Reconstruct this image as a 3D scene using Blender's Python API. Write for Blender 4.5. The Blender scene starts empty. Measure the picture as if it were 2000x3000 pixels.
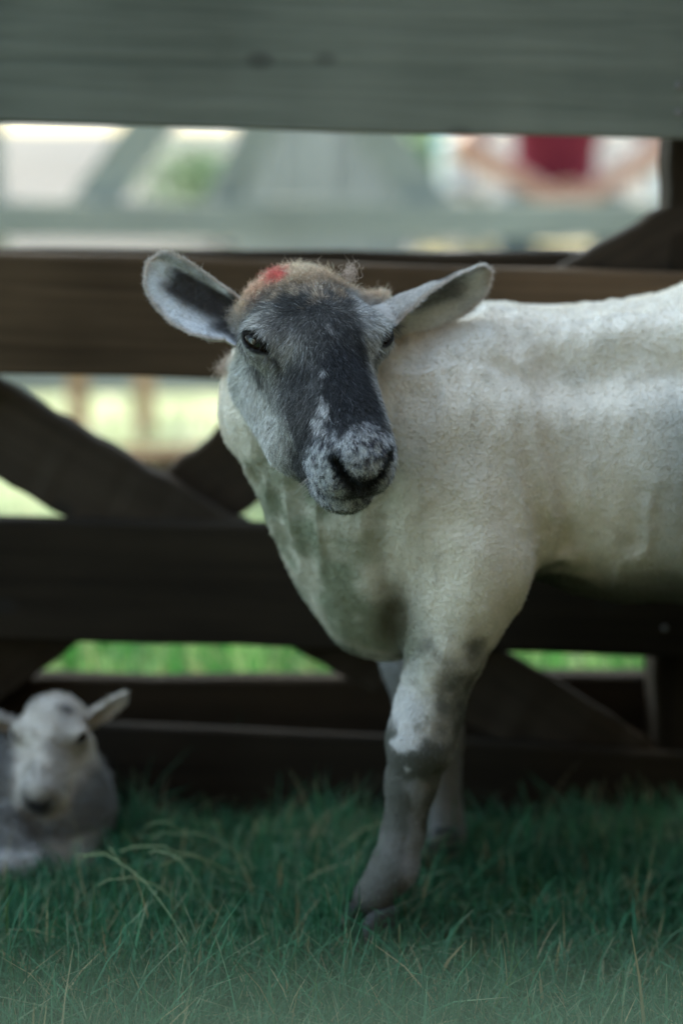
import bpy, math, random
import numpy as np
R = math.radians
rng = np.random.default_rng(11)
random.seed(5)
sc = bpy.context.scene

# ------------------------------------------------------------------ camera
CAM_H, PITCH, LENS, FPX = 0.856, R(11.15), 70.0, 70.0/36.0*3000.0
cam = bpy.data.cameras.new('camera')
cam.sensor_fit = 'VERTICAL'; cam.sensor_height = 36.0; cam.lens = LENS
cam.clip_start = 0.02; cam.clip_end = 600.0
cam.dof.use_dof = True; cam.dof.focus_distance = 1.885; cam.dof.aperture_fstop = 1.7
cam.dof.aperture_blades = 0
camo = bpy.data.objects.new('camera', cam); sc.collection.objects.link(camo)
camo.location = (0, 0, CAM_H); camo.rotation_euler = (R(90)-PITCH, 0, 0)
sc.camera = camo
# ------------------------------------------------------------------ sky, sun, exposure
SUN_EL, SUN_AZ = R(52), R(-28)          # azimuth from +Y towards +X : behind the fence, from the left
w = bpy.data.worlds.new('World'); sc.world = w; w.use_nodes = True
nt = w.node_tree; nt.nodes.clear()
sky = nt.nodes.new('ShaderNodeTexSky'); sky.sky_type = 'NISHITA'; sky.sun_disc = False
sky.sun_elevation = SUN_EL; sky.sun_rotation = SUN_AZ; sky.air_density = 1.0; sky.dust_density = 2.0; sky.ozone_density = 0.1
bg = nt.nodes.new('ShaderNodeBackground'); bg.inputs[1].default_value = 0.15
wo = nt.nodes.new('ShaderNodeOutputWorld')
nt.links.new(sky.outputs[0], bg.inputs[0]); nt.links.new(bg.outputs[0], wo.inputs[0])
sl = bpy.data.lights.new('sun', 'SUN'); sl.energy = 2.0; sl.angle = R(0.53); sl.color = (1.0, 0.94, 0.85)
so = bpy.data.objects.new('sun', sl); sc.collection.objects.link(so)
from mathutils import Vector
so.rotation_euler = Vector((-math.sin(SUN_AZ)*math.cos(SUN_EL), -math.cos(SUN_AZ)*math.cos(SUN_EL), -math.sin(SUN_EL))).to_track_quat('-Z', 'Y').to_euler()
so.location = (-2, 4, 6)
sc.view_settings.view_transform = 'Standard'; sc.view_settings.look = 'None'
sc.view_settings.gamma = 1.0; sc.view_settings.exposure = 2.75
sc.view_settings.use_curve_mapping = False
sc.view_settings.use_white_balance = True; sc.view_settings.white_balance_temperature = 6600; sc.view_settings.white_balance_tint = -6   # camera white balance set for open shade
sc.cycles.max_bounces = 8; sc.cycles.diffuse_bounces = 4; sc.cycles.transparent_max_bounces = 8
sc.cycles.use_denoising = True
sc.cycles_curves.shape = 'RIBBONS'

# ------------------------------------------------------------------ helpers
CP, SP = math.cos(PITCH), math.sin(PITCH)
def P(px, py, Y):
    """world point on the plane y = Y seen at (px, py) of the 2000 x 3000 photograph"""
    u = (px-1000.0)/FPX; v = (py-1500.0)/FPX
    d = np.array([u, CP - v*SP, -SP - v*CP])
    t = Y/d[1]
    return np.array([d[0]*t, Y, CAM_H + d[2]*t])
V = lambda *a: np.array(a, float)
COL = sc.collection

def link(o, parent=None):
    COL.objects.link(o)
    if parent is not None:
        o.parent = parent
    return o
def tag(o, label=None, cat=None, group=None, kind=None):
    if label: o['label'] = label
    if cat: o['category'] = cat
    if group: o['group'] = group
    if kind: o['kind'] = kind
    return o
def empty(name, loc=(0, 0, 0)):
    o = bpy.data.objects.new(name, None); o.location = loc; o.empty_display_size = 0.05
    return link(o)
def child_to(o, parent):
    """parent while keeping world coordinates stored in the mesh"""
    o.parent = parent
    o.matrix_parent_inverse = parent_matrix(parent).inverted()
    return o
def parent_matrix(p):
    from mathutils import Matrix
    m = Matrix.Translation(p.location) @ p.rotation_euler.to_matrix().to_4x4()
    q = p.parent
    if q is not None:
        return parent_matrix(q) @ p.matrix_parent_inverse @ m
    return m
def mesh_obj(name, verts, faces, mat=None, parent=None, smooth=False):
    me = bpy.data.meshes.new(name)
    verts = np.asarray(verts, np.float32)
    if isinstance(faces, np.ndarray):
        n, k = faces.shape
        me.vertices.add(len(verts)); me.vertices.foreach_set('co', verts.ravel())
        me.loops.add(n*k); me.loops.foreach_set('vertex_index', faces.astype(np.int32).ravel())
        me.polygons.add(n)
        me.polygons.foreach_set('loop_start', np.arange(0, n*k, k, dtype=np.int32))
        me.update(calc_edges=True)
        me.validate()
    else:
        me.from_pydata([tuple(map(float, v)) for v in verts], [], faces); me.update()
    if smooth:
        me.polygons.foreach_set('use_smooth', np.ones(len(me.polygons), bool))
    if mat: me.materials.append(mat)
    o = bpy.data.objects.new(name, me); COL.objects.link(o)
    if parent is not None: child_to(o, parent)
    return o

def board_mesh(c, size, rot=None, bev=0.004, seg=10, warp=0.0, seed=0):
    """a sawn board: box with chamfered long edges, cut into short lengths that wander a little; x is its length"""
    lx, ly, lz = [s/2 for s in size]
    b = min(bev, ly*0.4, lz*0.4)
    prof = [(-ly+b, -lz), (ly-b, -lz), (ly, -lz+b), (ly, lz-b), (ly-b, lz), (-ly+b, lz), (-ly, lz-b), (-ly, -lz+b)]
    r = np.random.default_rng(seed)
    vs = []; fs = []
    for i in range(seg+1):
        x = -lx + 2*lx*i/seg
        oy, oz = r.normal(0, warp, 2)
        for k, (y, z) in enumerate(prof):
            vs.append((x, y+oy+r.normal(0, warp*0.3), z+oz+r.normal(0, warp*0.3)))
    for i in range(seg):
        for k in range(8):
            a = i*8+k; d = i*8+(k+1) % 8
            fs.append((a, a+8, d+8, d))
    fs.append(tuple(range(8))); fs.append(tuple(reversed(range(seg*8, seg*8+8))))
    vs = np.array(vs)
    if rot is not None: vs = vs @ np.array(rot).T
    return vs + np.array(c), fs

def rot_y(a): c, s = math.cos(a), math.sin(a); return np.array([[c, 0, s], [0, 1, 0], [-s, 0, c]])
def rot_z(a): c, s = math.cos(a), math.sin(a); return np.array([[c, -s, 0], [s, c, 0], [0, 0, 1]])

# value noise on numpy points
_L = np.random.default_rng(3).random((48, 48, 48)).astype(np.float32)
def vnoise(p, f):
    q = np.asarray(p, np.float32)*f + 1000.0
    i = np.floor(q).astype(np.int64); t = q-i; t = t*t*(3-2*t)
    i0 = i % 48; i1 = (i+1) % 48
    x0, y0, z0 = i0.T; x1, y1, z1 = i1.T; tx, ty, tz = t.T
    a = _L[x0, y0, z0]*(1-tx)+_L[x1, y0, z0]*tx; b = _L[x0, y1, z0]*(1-tx)+_L[x1, y1, z0]*tx
    c = _L[x0, y0, z1]*(1-tx)+_L[x1, y0, z1]*tx; d = _L[x0, y1, z1]*(1-tx)+_L[x1, y1, z1]*tx
    return (a*(1-ty)+b*ty)*(1-tz)+(c*(1-ty)+d*ty)*tz
def fbm(p, f, o=3):
    s = 0; a = 0.5; n = 0
    for k in range(o):
        s = s + a*vnoise(p+k*7.3, f*2**k); n += a; a *= 0.5
    return s/n
def sstep(a, b, x):
    t = np.clip((x-a)/(b-a), 0, 1); return t*t*(3-2*t)

# ------------------------------------------------------------------ implicit surfaces
def smin(a, b, k):
    h = np.maximum(k-np.abs(a-b), 0)/k
    return np.minimum(a, b)-h*h*k*0.25
def smax(a, b, k): return -smin(-a, -b, k)
def rc(p, a, b, ra, rb):
    a = np.asarray(a, np.float32); b = np.asarray(b, np.float32)
    ba = b-a; pa = p-a
    t = np.clip(pa@ba/float(ba@ba), 0, 1)
    q = pa-t[:, None]*ba
    return np.sqrt((q*q).sum(1))-(ra+t*(rb-ra))
def el(p, c, r, M=None):
    q = p-np.asarray(c, np.float32)
    if M is not None: q = q@np.asarray(M, np.float32)
    r = np.asarray(r, np.float32)
    q1 = q/r; q2 = q1/r
    k0 = np.sqrt((q1*q1).sum(1)); k1 = np.sqrt((q2*q2).sum(1))+1e-9
    return k0*(k0-1)/k1
def chain(p, pts, k=0.02):
    d = None
    for (a, ra), (b, rb) in zip(pts[:-1], pts[1:]):
        e = rc(p, a, b, ra, rb); d = e if d is None else smin(d, e, k)
    return d

from concurrent.futures import ThreadPoolExecutor
POOL = ThreadPoolExecutor(4)
def par(f, p, n=30000):
    return np.concatenate(list(POOL.map(lambda s: f(p[s:s+n]), range(0, len(p), n))))
def surface_nets(f, lo, hi, h, block=8):
    lo = np.array(lo, float); n = np.ceil((np.array(hi)-lo)/h).astype(int)+1
    n = ((n+block-1)//block)*block
    F = np.full(tuple(n), 1.0, np.float32)
    nb = n//block
    bi = np.stack(np.meshgrid(*[np.arange(k) for k in nb], indexing='ij'), -1).reshape(-1, 3)
    cen = (lo+(bi*block+(block-1)/2)*h).astype(np.float32)
    dc = par(f, cen)
    rad = block*h*0.5*math.sqrt(3)*1.45
    off = np.stack(np.meshgrid(*[np.arange(block)]*3, indexing='ij'), -1).reshape(-1, 3)
    near = np.abs(dc) < rad
    for b, d in zip(bi[~near & (dc < 0)], dc[~near & (dc < 0)]):
        s = b*block; F[s[0]:s[0]+block, s[1]:s[1]+block, s[2]:s[2]+block] = -1.0
    nbk = bi[near]
    def one(s):
        ch = nbk[s:s+120]
        idx = (ch[:, None, :]*block+off[None]).reshape(-1, 3)
        F[idx[:, 0], idx[:, 1], idx[:, 2]] = f((lo+idx*h).astype(np.float32))
    list(POOL.map(one, range(0, len(nbk), 120)))
    S = F < 0
    c = np.zeros(tuple(n-1), np.uint8)
    for i in (0, 1):
        for j in (0, 1):
            for k in (0, 1):
                c += S[i:n[0]-1+i, j:n[1]-1+j, k:n[2]-1+k]
    act = np.argwhere((c > 0) & (c < 8))
    corners = np.array([(i, j, k) for i in (0, 1) for j in (0, 1) for k in (0, 1)])
    vals = np.stack([F[act[:, 0]+o[0], act[:, 1]+o[1], act[:, 2]+o[2]] for o in corners], 1)
    acc = np.zeros((len(act), 3)); cnt = np.zeros(len(act))
    for a in range(8):
        for b in range(a+1, 8):
            if np.abs(corners[a]-corners[b]).sum() == 1:
                va, vb = vals[:, a], vals[:, b]; m = (va < 0) != (vb < 0)
                t = np.where(m, va/np.where(m, va-vb, 1), 0)
                acc += m[:, None]*(corners[a]+t[:, None]*(corners[b]-corners[a])); cnt += m
    verts = lo+(act+acc/cnt[:, None])*h
    ID = np.full(tuple(n-1), -1, np.int32); ID[act[:, 0], act[:, 1], act[:, 2]] = np.arange(len(act))
    quads = []
    for ax in range(3):
        u, v = (ax+1) % 3, (ax+2) % 3
        sl0 = [slice(None)]*3; sl1 = [slice(None)]*3; sl0[ax] = slice(0, -1); sl1[ax] = slice(1, None)
        A = S[tuple(sl0)]; B = S[tuple(sl1)]
        e = np.argwhere(A != B)
        ok = (e[:, u] > 0) & (e[:, v] > 0) & (e[:, u] < n[u]-1) & (e[:, v] < n[v]-1); e = e[ok]
        ins = A[e[:, 0], e[:, 1], e[:, 2]]
        du = np.zeros(3, int); du[u] = 1; dv = np.zeros(3, int); dv[v] = 1
        g = lambda q: ID[q[:, 0], q[:, 1], q[:, 2]]
        q4 = np.stack([g(e-du-dv), g(e-dv), g(e), g(e-du)], 1)
        q4[~ins] = q4[~ins][:, ::-1]
        quads.append(q4)
    return verts, np.concatenate(quads)

def gradient(f, p, e):
    g = 0
    for k in ((1, -1, -1), (-1, -1, 1), (-1, 1, -1), (1, 1, 1)):
        k = np.array(k, np.float32)
        g = g+k*par(f, (p+k*e).astype(np.float32))[:, None]
    return g/(4*e)
def project(f, p, e=0.0006, it=2, lim=0.004):
    for _ in range(it):
        v = par(f, p.astype(np.float32)); g = gradient(f, p, e)
        s = -(v/np.maximum((g*g).sum(1), 0.15))[:, None]*g
        l = np.linalg.norm(s, axis=1, keepdims=True)
        p = p+s*np.minimum(1, lim/np.maximum(l, 1e-9))
    return p
def refine(verts, quads, mask):
    """split the quads where mask is true in four; border quads become fans so that the mesh stays closed"""
    edges = {}
    q = quads[mask]; rest = quads[~mask]
    e = np.sort(np.stack([q, np.roll(q, -1, 1)], -1).reshape(-1, 2), 1)
    ue, inv = np.unique(e, axis=0, return_inverse=True); inv = inv.reshape(-1, 4)
    nv = len(verts); mid = (verts[ue[:, 0]]+verts[ue[:, 1]])/2
    cen = verts[q].mean(1)
    mi = nv+inv; ci = nv+len(ue)+np.arange(len(q))
    new = np.concatenate([np.stack([q[:, k], mi[:, k], ci, mi[:, (k-1) % 4]], 1) for k in range(4)])
    allv = np.concatenate([verts, mid, cen])
    # rest quads that share split edges
    key = ue[:, 0].astype(np.int64)*nv+ue[:, 1]
    er = np.sort(np.stack([rest, np.roll(rest, -1, 1)], -1), -1)
    kr = er[..., 0].astype(np.int64)*nv+er[..., 1]
    pos = np.searchsorted(key, kr); pos = np.clip(pos, 0, len(key)-1); hit = key[pos] == kr
    plain = rest[~hit.any(1)]; bi = np.where(hit.any(1))[0]
    poly = []
    for r_ in bi:
        f = []
        for k in range(4):
            f.append(int(rest[r_, k]))
            if hit[r_, k]: f.append(int(nv+pos[r_, k]))
        poly.append(tuple(f))
    return allv, np.concatenate([plain, new]), poly

def quads_to_tris(q): return np.concatenate([q[:, [0, 1, 2]], q[:, [0, 2, 3]]])

# ------------------------------------------------------------------ materials
def mat(name, base=(0.5, 0.5, 0.5), rough=0.8, spec=0.3):
    m = bpy.data.materials.new(name); m.use_nodes = True
    b = m.node_tree.nodes['Principled BSDF']
    b.inputs['Base Color'].default_value = (*base, 1); b.inputs['Roughness'].default_value = rough
    b.inputs['Specular IOR Level'].default_value = spec
    return m, m.node_tree, b
def N(nt, t, **kw):
    n = nt.nodes.new(t)
    for k, v in kw.items():
        if hasattr(n, k): setattr(n, k, v)
        else: n.inputs[k].default_value = v
    return n
def ramp(nt, stops):
    r = nt.nodes.new('ShaderNodeValToRGB')
    e = r.color_ramp.elements
    while len(e) < len(stops): e.new(0.5)
    for x, (p, c) in zip(e, stops): x.position = p; x.color = (*c, 1) if len(c) == 3 else c
    return r
def wood_mat(name, dark, light, knot=(0.02, 0.017, 0.014), scale=1.0, rough=0.85, knots=1.0, axis='X', grey=0.0):
    """sawn softwood: fine grain along the board's length, broad tone changes, knots"""
    m, nt, b = mat(name, rough=0.95, spec=0.06)
    tc = nt.nodes.new('ShaderNodeTexCoord')
    oi = nt.nodes.new('ShaderNodeObjectInfo')
    mp = nt.nodes.new('ShaderNodeMapping'); mp.inputs['Scale'].default_value = (2.2*scale, 60*scale, 60*scale)
    add = N(nt, 'ShaderNodeVectorMath', operation='ADD')
    mul = N(nt, 'ShaderNodeVectorMath', operation='SCALE'); mul.inputs['Scale'].default_value = 13.0
    cmb = nt.nodes.new('ShaderNodeCombineXYZ')
    for k in range(3): nt.links.new(oi.outputs['Random'], cmb.inputs[k])
    nt.links.new(cmb.outputs[0], mul.inputs[0])
    nt.links.new(tc.outputs['Object'], add.inputs[0]); nt.links.new(mul.outputs[0], add.inputs[1])
    nt.links.new(add.outputs[0], mp.inputs[0])
    # knots bend the grain
    vor = N(nt, 'ShaderNodeTexVoronoi'); vor.inputs['Scale'].default_value = 8.0*scale
    vm = nt.nodes.new('ShaderNodeMapping'); vm.inputs['Scale'].default_value = (1.0, 0.3, 1.6)
    nt.links.new(add.outputs[0], vm.inputs[0]); nt.links.new(vm.outputs[0], vor.inputs['Vector'])
    kr = ramp(nt, [(0.0, (1, 1, 1)), (0.07, (0.8, 0.8, 0.8)), (0.17, (0, 0, 0))])
    nt.links.new(vor.outputs['Distance'], kr.inputs[0])
    kc = N(nt, 'ShaderNodeMath', operation='GREATER_THAN'); kc.inputs[1].default_value = 0.45
    sepc = nt.nodes.new('ShaderNodeSeparateColor'); nt.links.new(vor.outputs['Color'], sepc.inputs[0])
    nt.links.new(sepc.outputs[0], kc.inputs[0])
    km = N(nt, 'ShaderNodeMath', operation='MULTIPLY'); nt.links.new(kr.outputs[0], km.inputs[0]); nt.links.new(kc.outputs[0], km.inputs[1])
    km2 = N(nt, 'ShaderNodeMath', operation='MULTIPLY'); nt.links.new(km.outputs[0], km2.inputs[0]); km2.inputs[1].default_value = 0.9*knots
    n1 = N(nt, 'ShaderNodeTexNoise'); n1.inputs['Scale'].default_value = 1.0; n1.inputs['Detail'].default_value = 6; n1.inputs['Roughness'].default_value = 0.65; n1.inputs['Distortion'].default_value = 0.4
    nt.links.new(mp.outputs[0], n1.inputs['Vector'])
    n2 = N(nt, 'ShaderNodeTexNoise'); n2.inputs['Scale'].default_value = 3.0; n2.inputs['Detail'].default_value = 4
    nt.links.new(add.outputs[0], n2.inputs['Vector'])
    c1 = ramp(nt, [(0.3, dark), (0.7, light)]); nt.links.new(n1.outputs[0], c1.inputs[0])
    c2 = ramp(nt, [(0.3, tuple(0.62*x for x in dark)), (0.75, tuple(min(1, 1.05*x) for x in light))]); nt.links.new(n2.outputs[0], c2.inputs[0])
    mx = N(nt, 'ShaderNodeMix', data_type='RGBA'); mx.inputs[0].default_value = 0.5
    nt.links.new(c1.outputs[0], mx.inputs[6]); nt.links.new(c2.outputs[0], mx.inputs[7])
    mk = N(nt, 'ShaderNodeMix', data_type='RGBA'); nt.links.new(km2.outputs[0], mk.inputs[0])
    nt.links.new(mx.outputs[2], mk.inputs[6]); mk.inputs[7].default_value = (*knot, 1)
    nt.links.new(mk.outputs[2], b.inputs['Base Color'])
    bp = N(nt, 'ShaderNodeBump'); bp.inputs['Strength'].default_value = 0.35; bp.inputs['Distance'].default_value = 0.004
    nt.links.new(n1.outputs[0], bp.inputs['Height']); nt.links.new(bp.outputs[0], b.inputs['Normal'])
    return m

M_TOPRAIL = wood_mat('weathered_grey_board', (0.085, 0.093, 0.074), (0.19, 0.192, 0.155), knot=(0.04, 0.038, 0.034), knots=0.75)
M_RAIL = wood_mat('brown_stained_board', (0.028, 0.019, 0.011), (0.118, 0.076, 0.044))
M_LOW = wood_mat('shade_darkened_board', (0.009, 0.007, 0.005), (0.030, 0.022, 0.014))  # dark board; the light's fall-off towards the ground is put into its colour
M_BRACE = wood_mat('dark_brown_brace', (0.020, 0.015, 0.011), (0.055, 0.041, 0.028))
M_FAR = wood_mat('far_grey_timber', (0.23, 0.225, 0.195), (0.31, 0.30, 0.265), knots=0.4)
M_POLE = wood_mat('orange_stake', (0.30, 0.17, 0.09), (0.42, 0.26, 0.15), knots=0.3)
M_NAIL = mat('nail_steel', (0.13, 0.12, 0.115), 0.45, 0.5)[0]

# ------------------------------------------------------------------ ground
def ground_mat():
    m, nt, b = mat('ground_turf_and_gravel', rough=0.95, spec=0.1)
    geo = nt.nodes.new('ShaderNodeNewGeometry')
    sep = nt.nodes.new('ShaderNodeSeparateXYZ'); nt.links.new(geo.outputs['Position'], sep.inputs[0])
    n1 = N(nt, 'ShaderNodeTexNoise'); n1.inputs['Scale'].default_value = 0.35; n1.inputs['Detail'].default_value = 5
    nt.links.new(geo.outputs['Position'], n1.inputs['Vector'])
    n2 = N(nt, 'ShaderNodeTexNoise'); n2.inputs['Scale'].default_value = 30.0; n2.inputs['Detail'].default_value = 6
    nt.links.new(geo.outputs['Position'], n2.inputs['Vector'])
    turf = ramp(nt, [(0.3, (0.020, 0.040, 0.012)), (0.7, (0.075, 0.125, 0.032))]); nt.links.new(n2.outputs[0], turf.inputs[0])
    grav = ramp(nt, [(0.3, (0.065, 0.056, 0.052)), (0.7, (0.105, 0.092, 0.085))]); nt.links.new(n2.outputs[0], grav.inputs[0])
    # the yard of pale gravel starts about twelve metres out, with a ragged edge
    a = N(nt, 'ShaderNodeMath', operation='MULTIPLY_ADD'); a.inputs[1].default_value = 9.0
    nt.links.new(n1.outputs[0], a.inputs[0]); nt.links.new(sep.outputs[1], a.inputs[2])
    mr = N(nt, 'ShaderNodeMapRange'); mr.inputs[1].default_value = 15.4; mr.inputs[2].default_value = 16.2
    nt.links.new(a.outputs[0], mr.inputs[0])
    mx = N(nt, 'ShaderNodeMix', data_type='RGBA'); nt.links.new(mr.outputs[0], mx.inputs[0])
    nt.links.new(turf.outputs[0], mx.inputs[6]); nt.links.new(grav.outputs[0], mx.inputs[7])
    # sunlit strip across the lawn, its brightness put into a paler ground colour
    d1 = N(nt, 'ShaderNodeMapRange'); d1.inputs[1].default_value = 4.1; d1.inputs[2].default_value = 4.7; nt.links.new(sep.outputs[1], d1.inputs[0])
    d2 = N(nt, 'ShaderNodeMapRange'); d2.inputs[1].default_value = 9.5; d2.inputs[2].default_value = 8.0; nt.links.new(sep.outputs[1], d2.inputs[0])
    dm = N(nt, 'ShaderNodeMath', operation='MULTIPLY'); nt.links.new(d1.outputs[0], dm.inputs[0]); nt.links.new(d2.outputs[0], dm.inputs[1])
    dry_or_sunlit = N(nt, 'ShaderNodeMix', data_type='RGBA'); nt.links.new(dm.outputs[0], dry_or_sunlit.inputs[0]); nt.links.new(mx.outputs[2], dry_or_sunlit.inputs[6]); dry_or_sunlit.inputs[7].default_value = (0.36, 0.345, 0.25, 1)
    nt.links.new(dry_or_sunlit.outputs[2], b.inputs['Base Color'])
    bp = N(nt, 'ShaderNodeBump'); bp.inputs['Strength'].default_value = 0.6; bp.inputs['Distance'].default_value = 0.02
    nt.links.new(n2.outputs[0], bp.inputs['Height']); nt.links.new(bp.outputs[0], b.inputs['Normal'])
    return m
def build_ground():
    xs = np.concatenate([[-300, -100, -40, -15], np.linspace(-5, 5, 41), [15, 40, 100, 300]])
    ys = np.concatenate([[-100, -20, -6], np.linspace(-2, 12, 57), [20, 40, 100, 400]])
    X, Y = np.meshgrid(xs, ys, indexing='ij')
    p = np.stack([X.ravel(), Y.ravel(), 0*X.ravel()], 1)
    z = (fbm(p, 1.7, 3)-0.5)*0.03
    p[:, 2] = z*(np.abs(p[:, 1]-5) < 8)*(np.abs(p[:, 0]) < 6)-0.008
    nx, ny = X.shape
    i = np.arange(nx*ny).reshape(nx, ny)
    q = np.stack([i[:-1, :-1], i[1:, :-1], i[1:, 1:], i[:-1, 1:]], -1).reshape(-1, 4)
    o = mesh_obj('ground', p, q, ground_mat(), smooth=True)
    tag(o, 'green turf of the pen running out to a pale gravel yard', 'ground', kind='structure')
build_ground()

# ------------------------------------------------------------------ near fence
FY = 2.37                                # front face of the front boards
def board(name, parent, c, size, ang=0.0, m=None, seg=36, warp=0.0014, seed=0, yaw=0.0):
    v, f = board_mesh((0, 0, 0), size, None, seg=seg, warp=warp, seed=seed)
    me = bpy.data.meshes.new(name); me.from_pydata([tuple(x) for x in v], [], f); me.update()
    me.materials.append(m or M_RAIL)
    o = bpy.data.objects.new(name, me); COL.objects.link(o)
    o.parent = parent
    o.location = Vector(c)-parent.location
    o.rotation_euler = (0, ang, yaw)
    return o
def rail_between(name, parent, top0, top1, bot0, bot1, Y, thick, m, half=2.2, seed=0):
    """a rail whose front face lies on y = Y, edges given by photo points; runs on past the picture on both sides"""
    a = P(*top0, Y); b = P(*top1, Y); c = P(*bot0, Y); d = P(*bot1, Y)
    l = (a+c)/2; r = (b+d)/2
    ang = -math.atan2(r[2]-l[2], r[0]-l[0])
    h = ((a[2]-c[2])+(b[2]-d[2]))/2
    mid = (l+r)/2
    return board(name, parent, (mid[0], Y+thick/2, mid[2]), (2*half, thick, h), ang, m, seed=seed)
fence = empty('board_fence', (0, FY+0.05, 0))
tag(fence, 'dark brown wooden board fence with diagonal braces close behind the sheep', 'fence')
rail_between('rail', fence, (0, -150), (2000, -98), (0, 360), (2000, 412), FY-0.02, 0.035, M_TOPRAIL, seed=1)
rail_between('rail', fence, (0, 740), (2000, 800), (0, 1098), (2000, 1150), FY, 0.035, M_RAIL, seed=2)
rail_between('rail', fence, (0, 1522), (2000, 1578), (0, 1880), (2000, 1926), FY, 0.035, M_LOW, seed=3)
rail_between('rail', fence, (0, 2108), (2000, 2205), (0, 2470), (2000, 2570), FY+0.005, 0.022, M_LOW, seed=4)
BY = FY+0.035+0.09
rail_between('back_rail', fence, (0, 732), (2000, 742), (0, 1010), (2000, 1020), BY, 0.035, M_BRACE, seed=5)
rail_between('back_rail', fence, (0, 1990), (2000, 1980), (0, 2260), (2000, 2250), BY, 0.04, M_BRACE, seed=6)
def brace(pa, pb, Y, width, thick, seed, name='brace', ext=0.25):
    a = P(*pa, Y); b = P(*pb, Y); d = b-a; L = np.linalg.norm(d)
    mid = (a+b)/2
    board(name, fence, (mid[0], Y+thick/2, mid[2]), (L+ext, thick, width), -math.atan2(d[2], d[0]), M_BRACE, seed=seed)
# centre lines, from the edges seen in the gaps
brace((0, 1266), (900, 1785), FY+0.037, 0.105, 0.04, 21)
brace((0, 1918), (800, 1282), FY+0.08, 0.10, 0.04, 22)
brace((1420, 2010), (1930, 2330), FY+0.037, 0.105, 0.012, 23, ext=0.6)
brace((1700, 900), (2010, 720), FY+0.037, 0.105, 0.04, 24, ext=0.5)
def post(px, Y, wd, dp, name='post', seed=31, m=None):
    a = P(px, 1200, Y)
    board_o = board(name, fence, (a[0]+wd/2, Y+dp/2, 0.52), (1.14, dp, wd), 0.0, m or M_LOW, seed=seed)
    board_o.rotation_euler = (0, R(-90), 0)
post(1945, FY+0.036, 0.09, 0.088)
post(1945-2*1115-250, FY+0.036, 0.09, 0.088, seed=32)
# nails on the rails at the post
def nail(px, py, Y):
    a = P(px, py, Y)
    n = 8; vs = []; fs = []
    for k in range(n):
        t = 2*math.pi*k/n; vs.append((0.004*math.cos(t), 0.0, 0.004*math.sin(t)))
    for k in range(n):
        t = 2*math.pi*k/n; vs.append((0.003*math.cos(t), -0.002, 0.003*math.sin(t)))
    fs = [(k, (k+1) % n, n+(k+1) % n, n+k) for k in range(n)]+[tuple(range(n, 2*n))]
    me = bpy.data.meshes.new('nail'); me.from_pydata(vs, [], fs); me.materials.append(M_NAIL)
    o = bpy.data.objects.new('nail', me); COL.objects.link(o); o.parent = fence; o.location = Vector(a)-fence.location
for py in (250, 330): nail(1985, py, FY-0.0215)
for py in (860, 1060): nail(1975, py, FY-0.0015)
for py in (1660, 1840): nail(1945, py, FY-0.0015)

# ------------------------------------------------------------------ the sheep
def frame(yaw, pitch, roll):
    """columns x', y' (along the muzzle), z' (out of the forehead); yaw turns the face towards +X"""
    h = V(math.sin(yaw), -math.cos(yaw), 0); z = V(0, 0, 1)
    y = math.cos(pitch)*h-math.sin(pitch)*z
    zz = math.sin(pitch)*h+math.cos(pitch)*z
    x = np.cross(y, zz)
    x2 = math.cos(roll)*x+math.sin(roll)*zz; z2 = -math.sin(roll)*x+math.cos(roll)*zz
    return np.stack([x2, y, z2], 1)
EYE = V(5.55, 0.40, 1.05); EYE_R = 1.74
EYE_N = V(0.66, 0.58, 0.48)/np.linalg.norm(V(0.66, 0.58, 0.48))
def eye_frame():
    n = EYE_N; u = V(-0.62, 0.80, -0.05); u = u-n*(u@n); u /= np.linalg.norm(u)     # u: towards the inner corner
    v = np.cross(n, u); v = v if v[2] > 0 else -v
    return n, u, v
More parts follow.
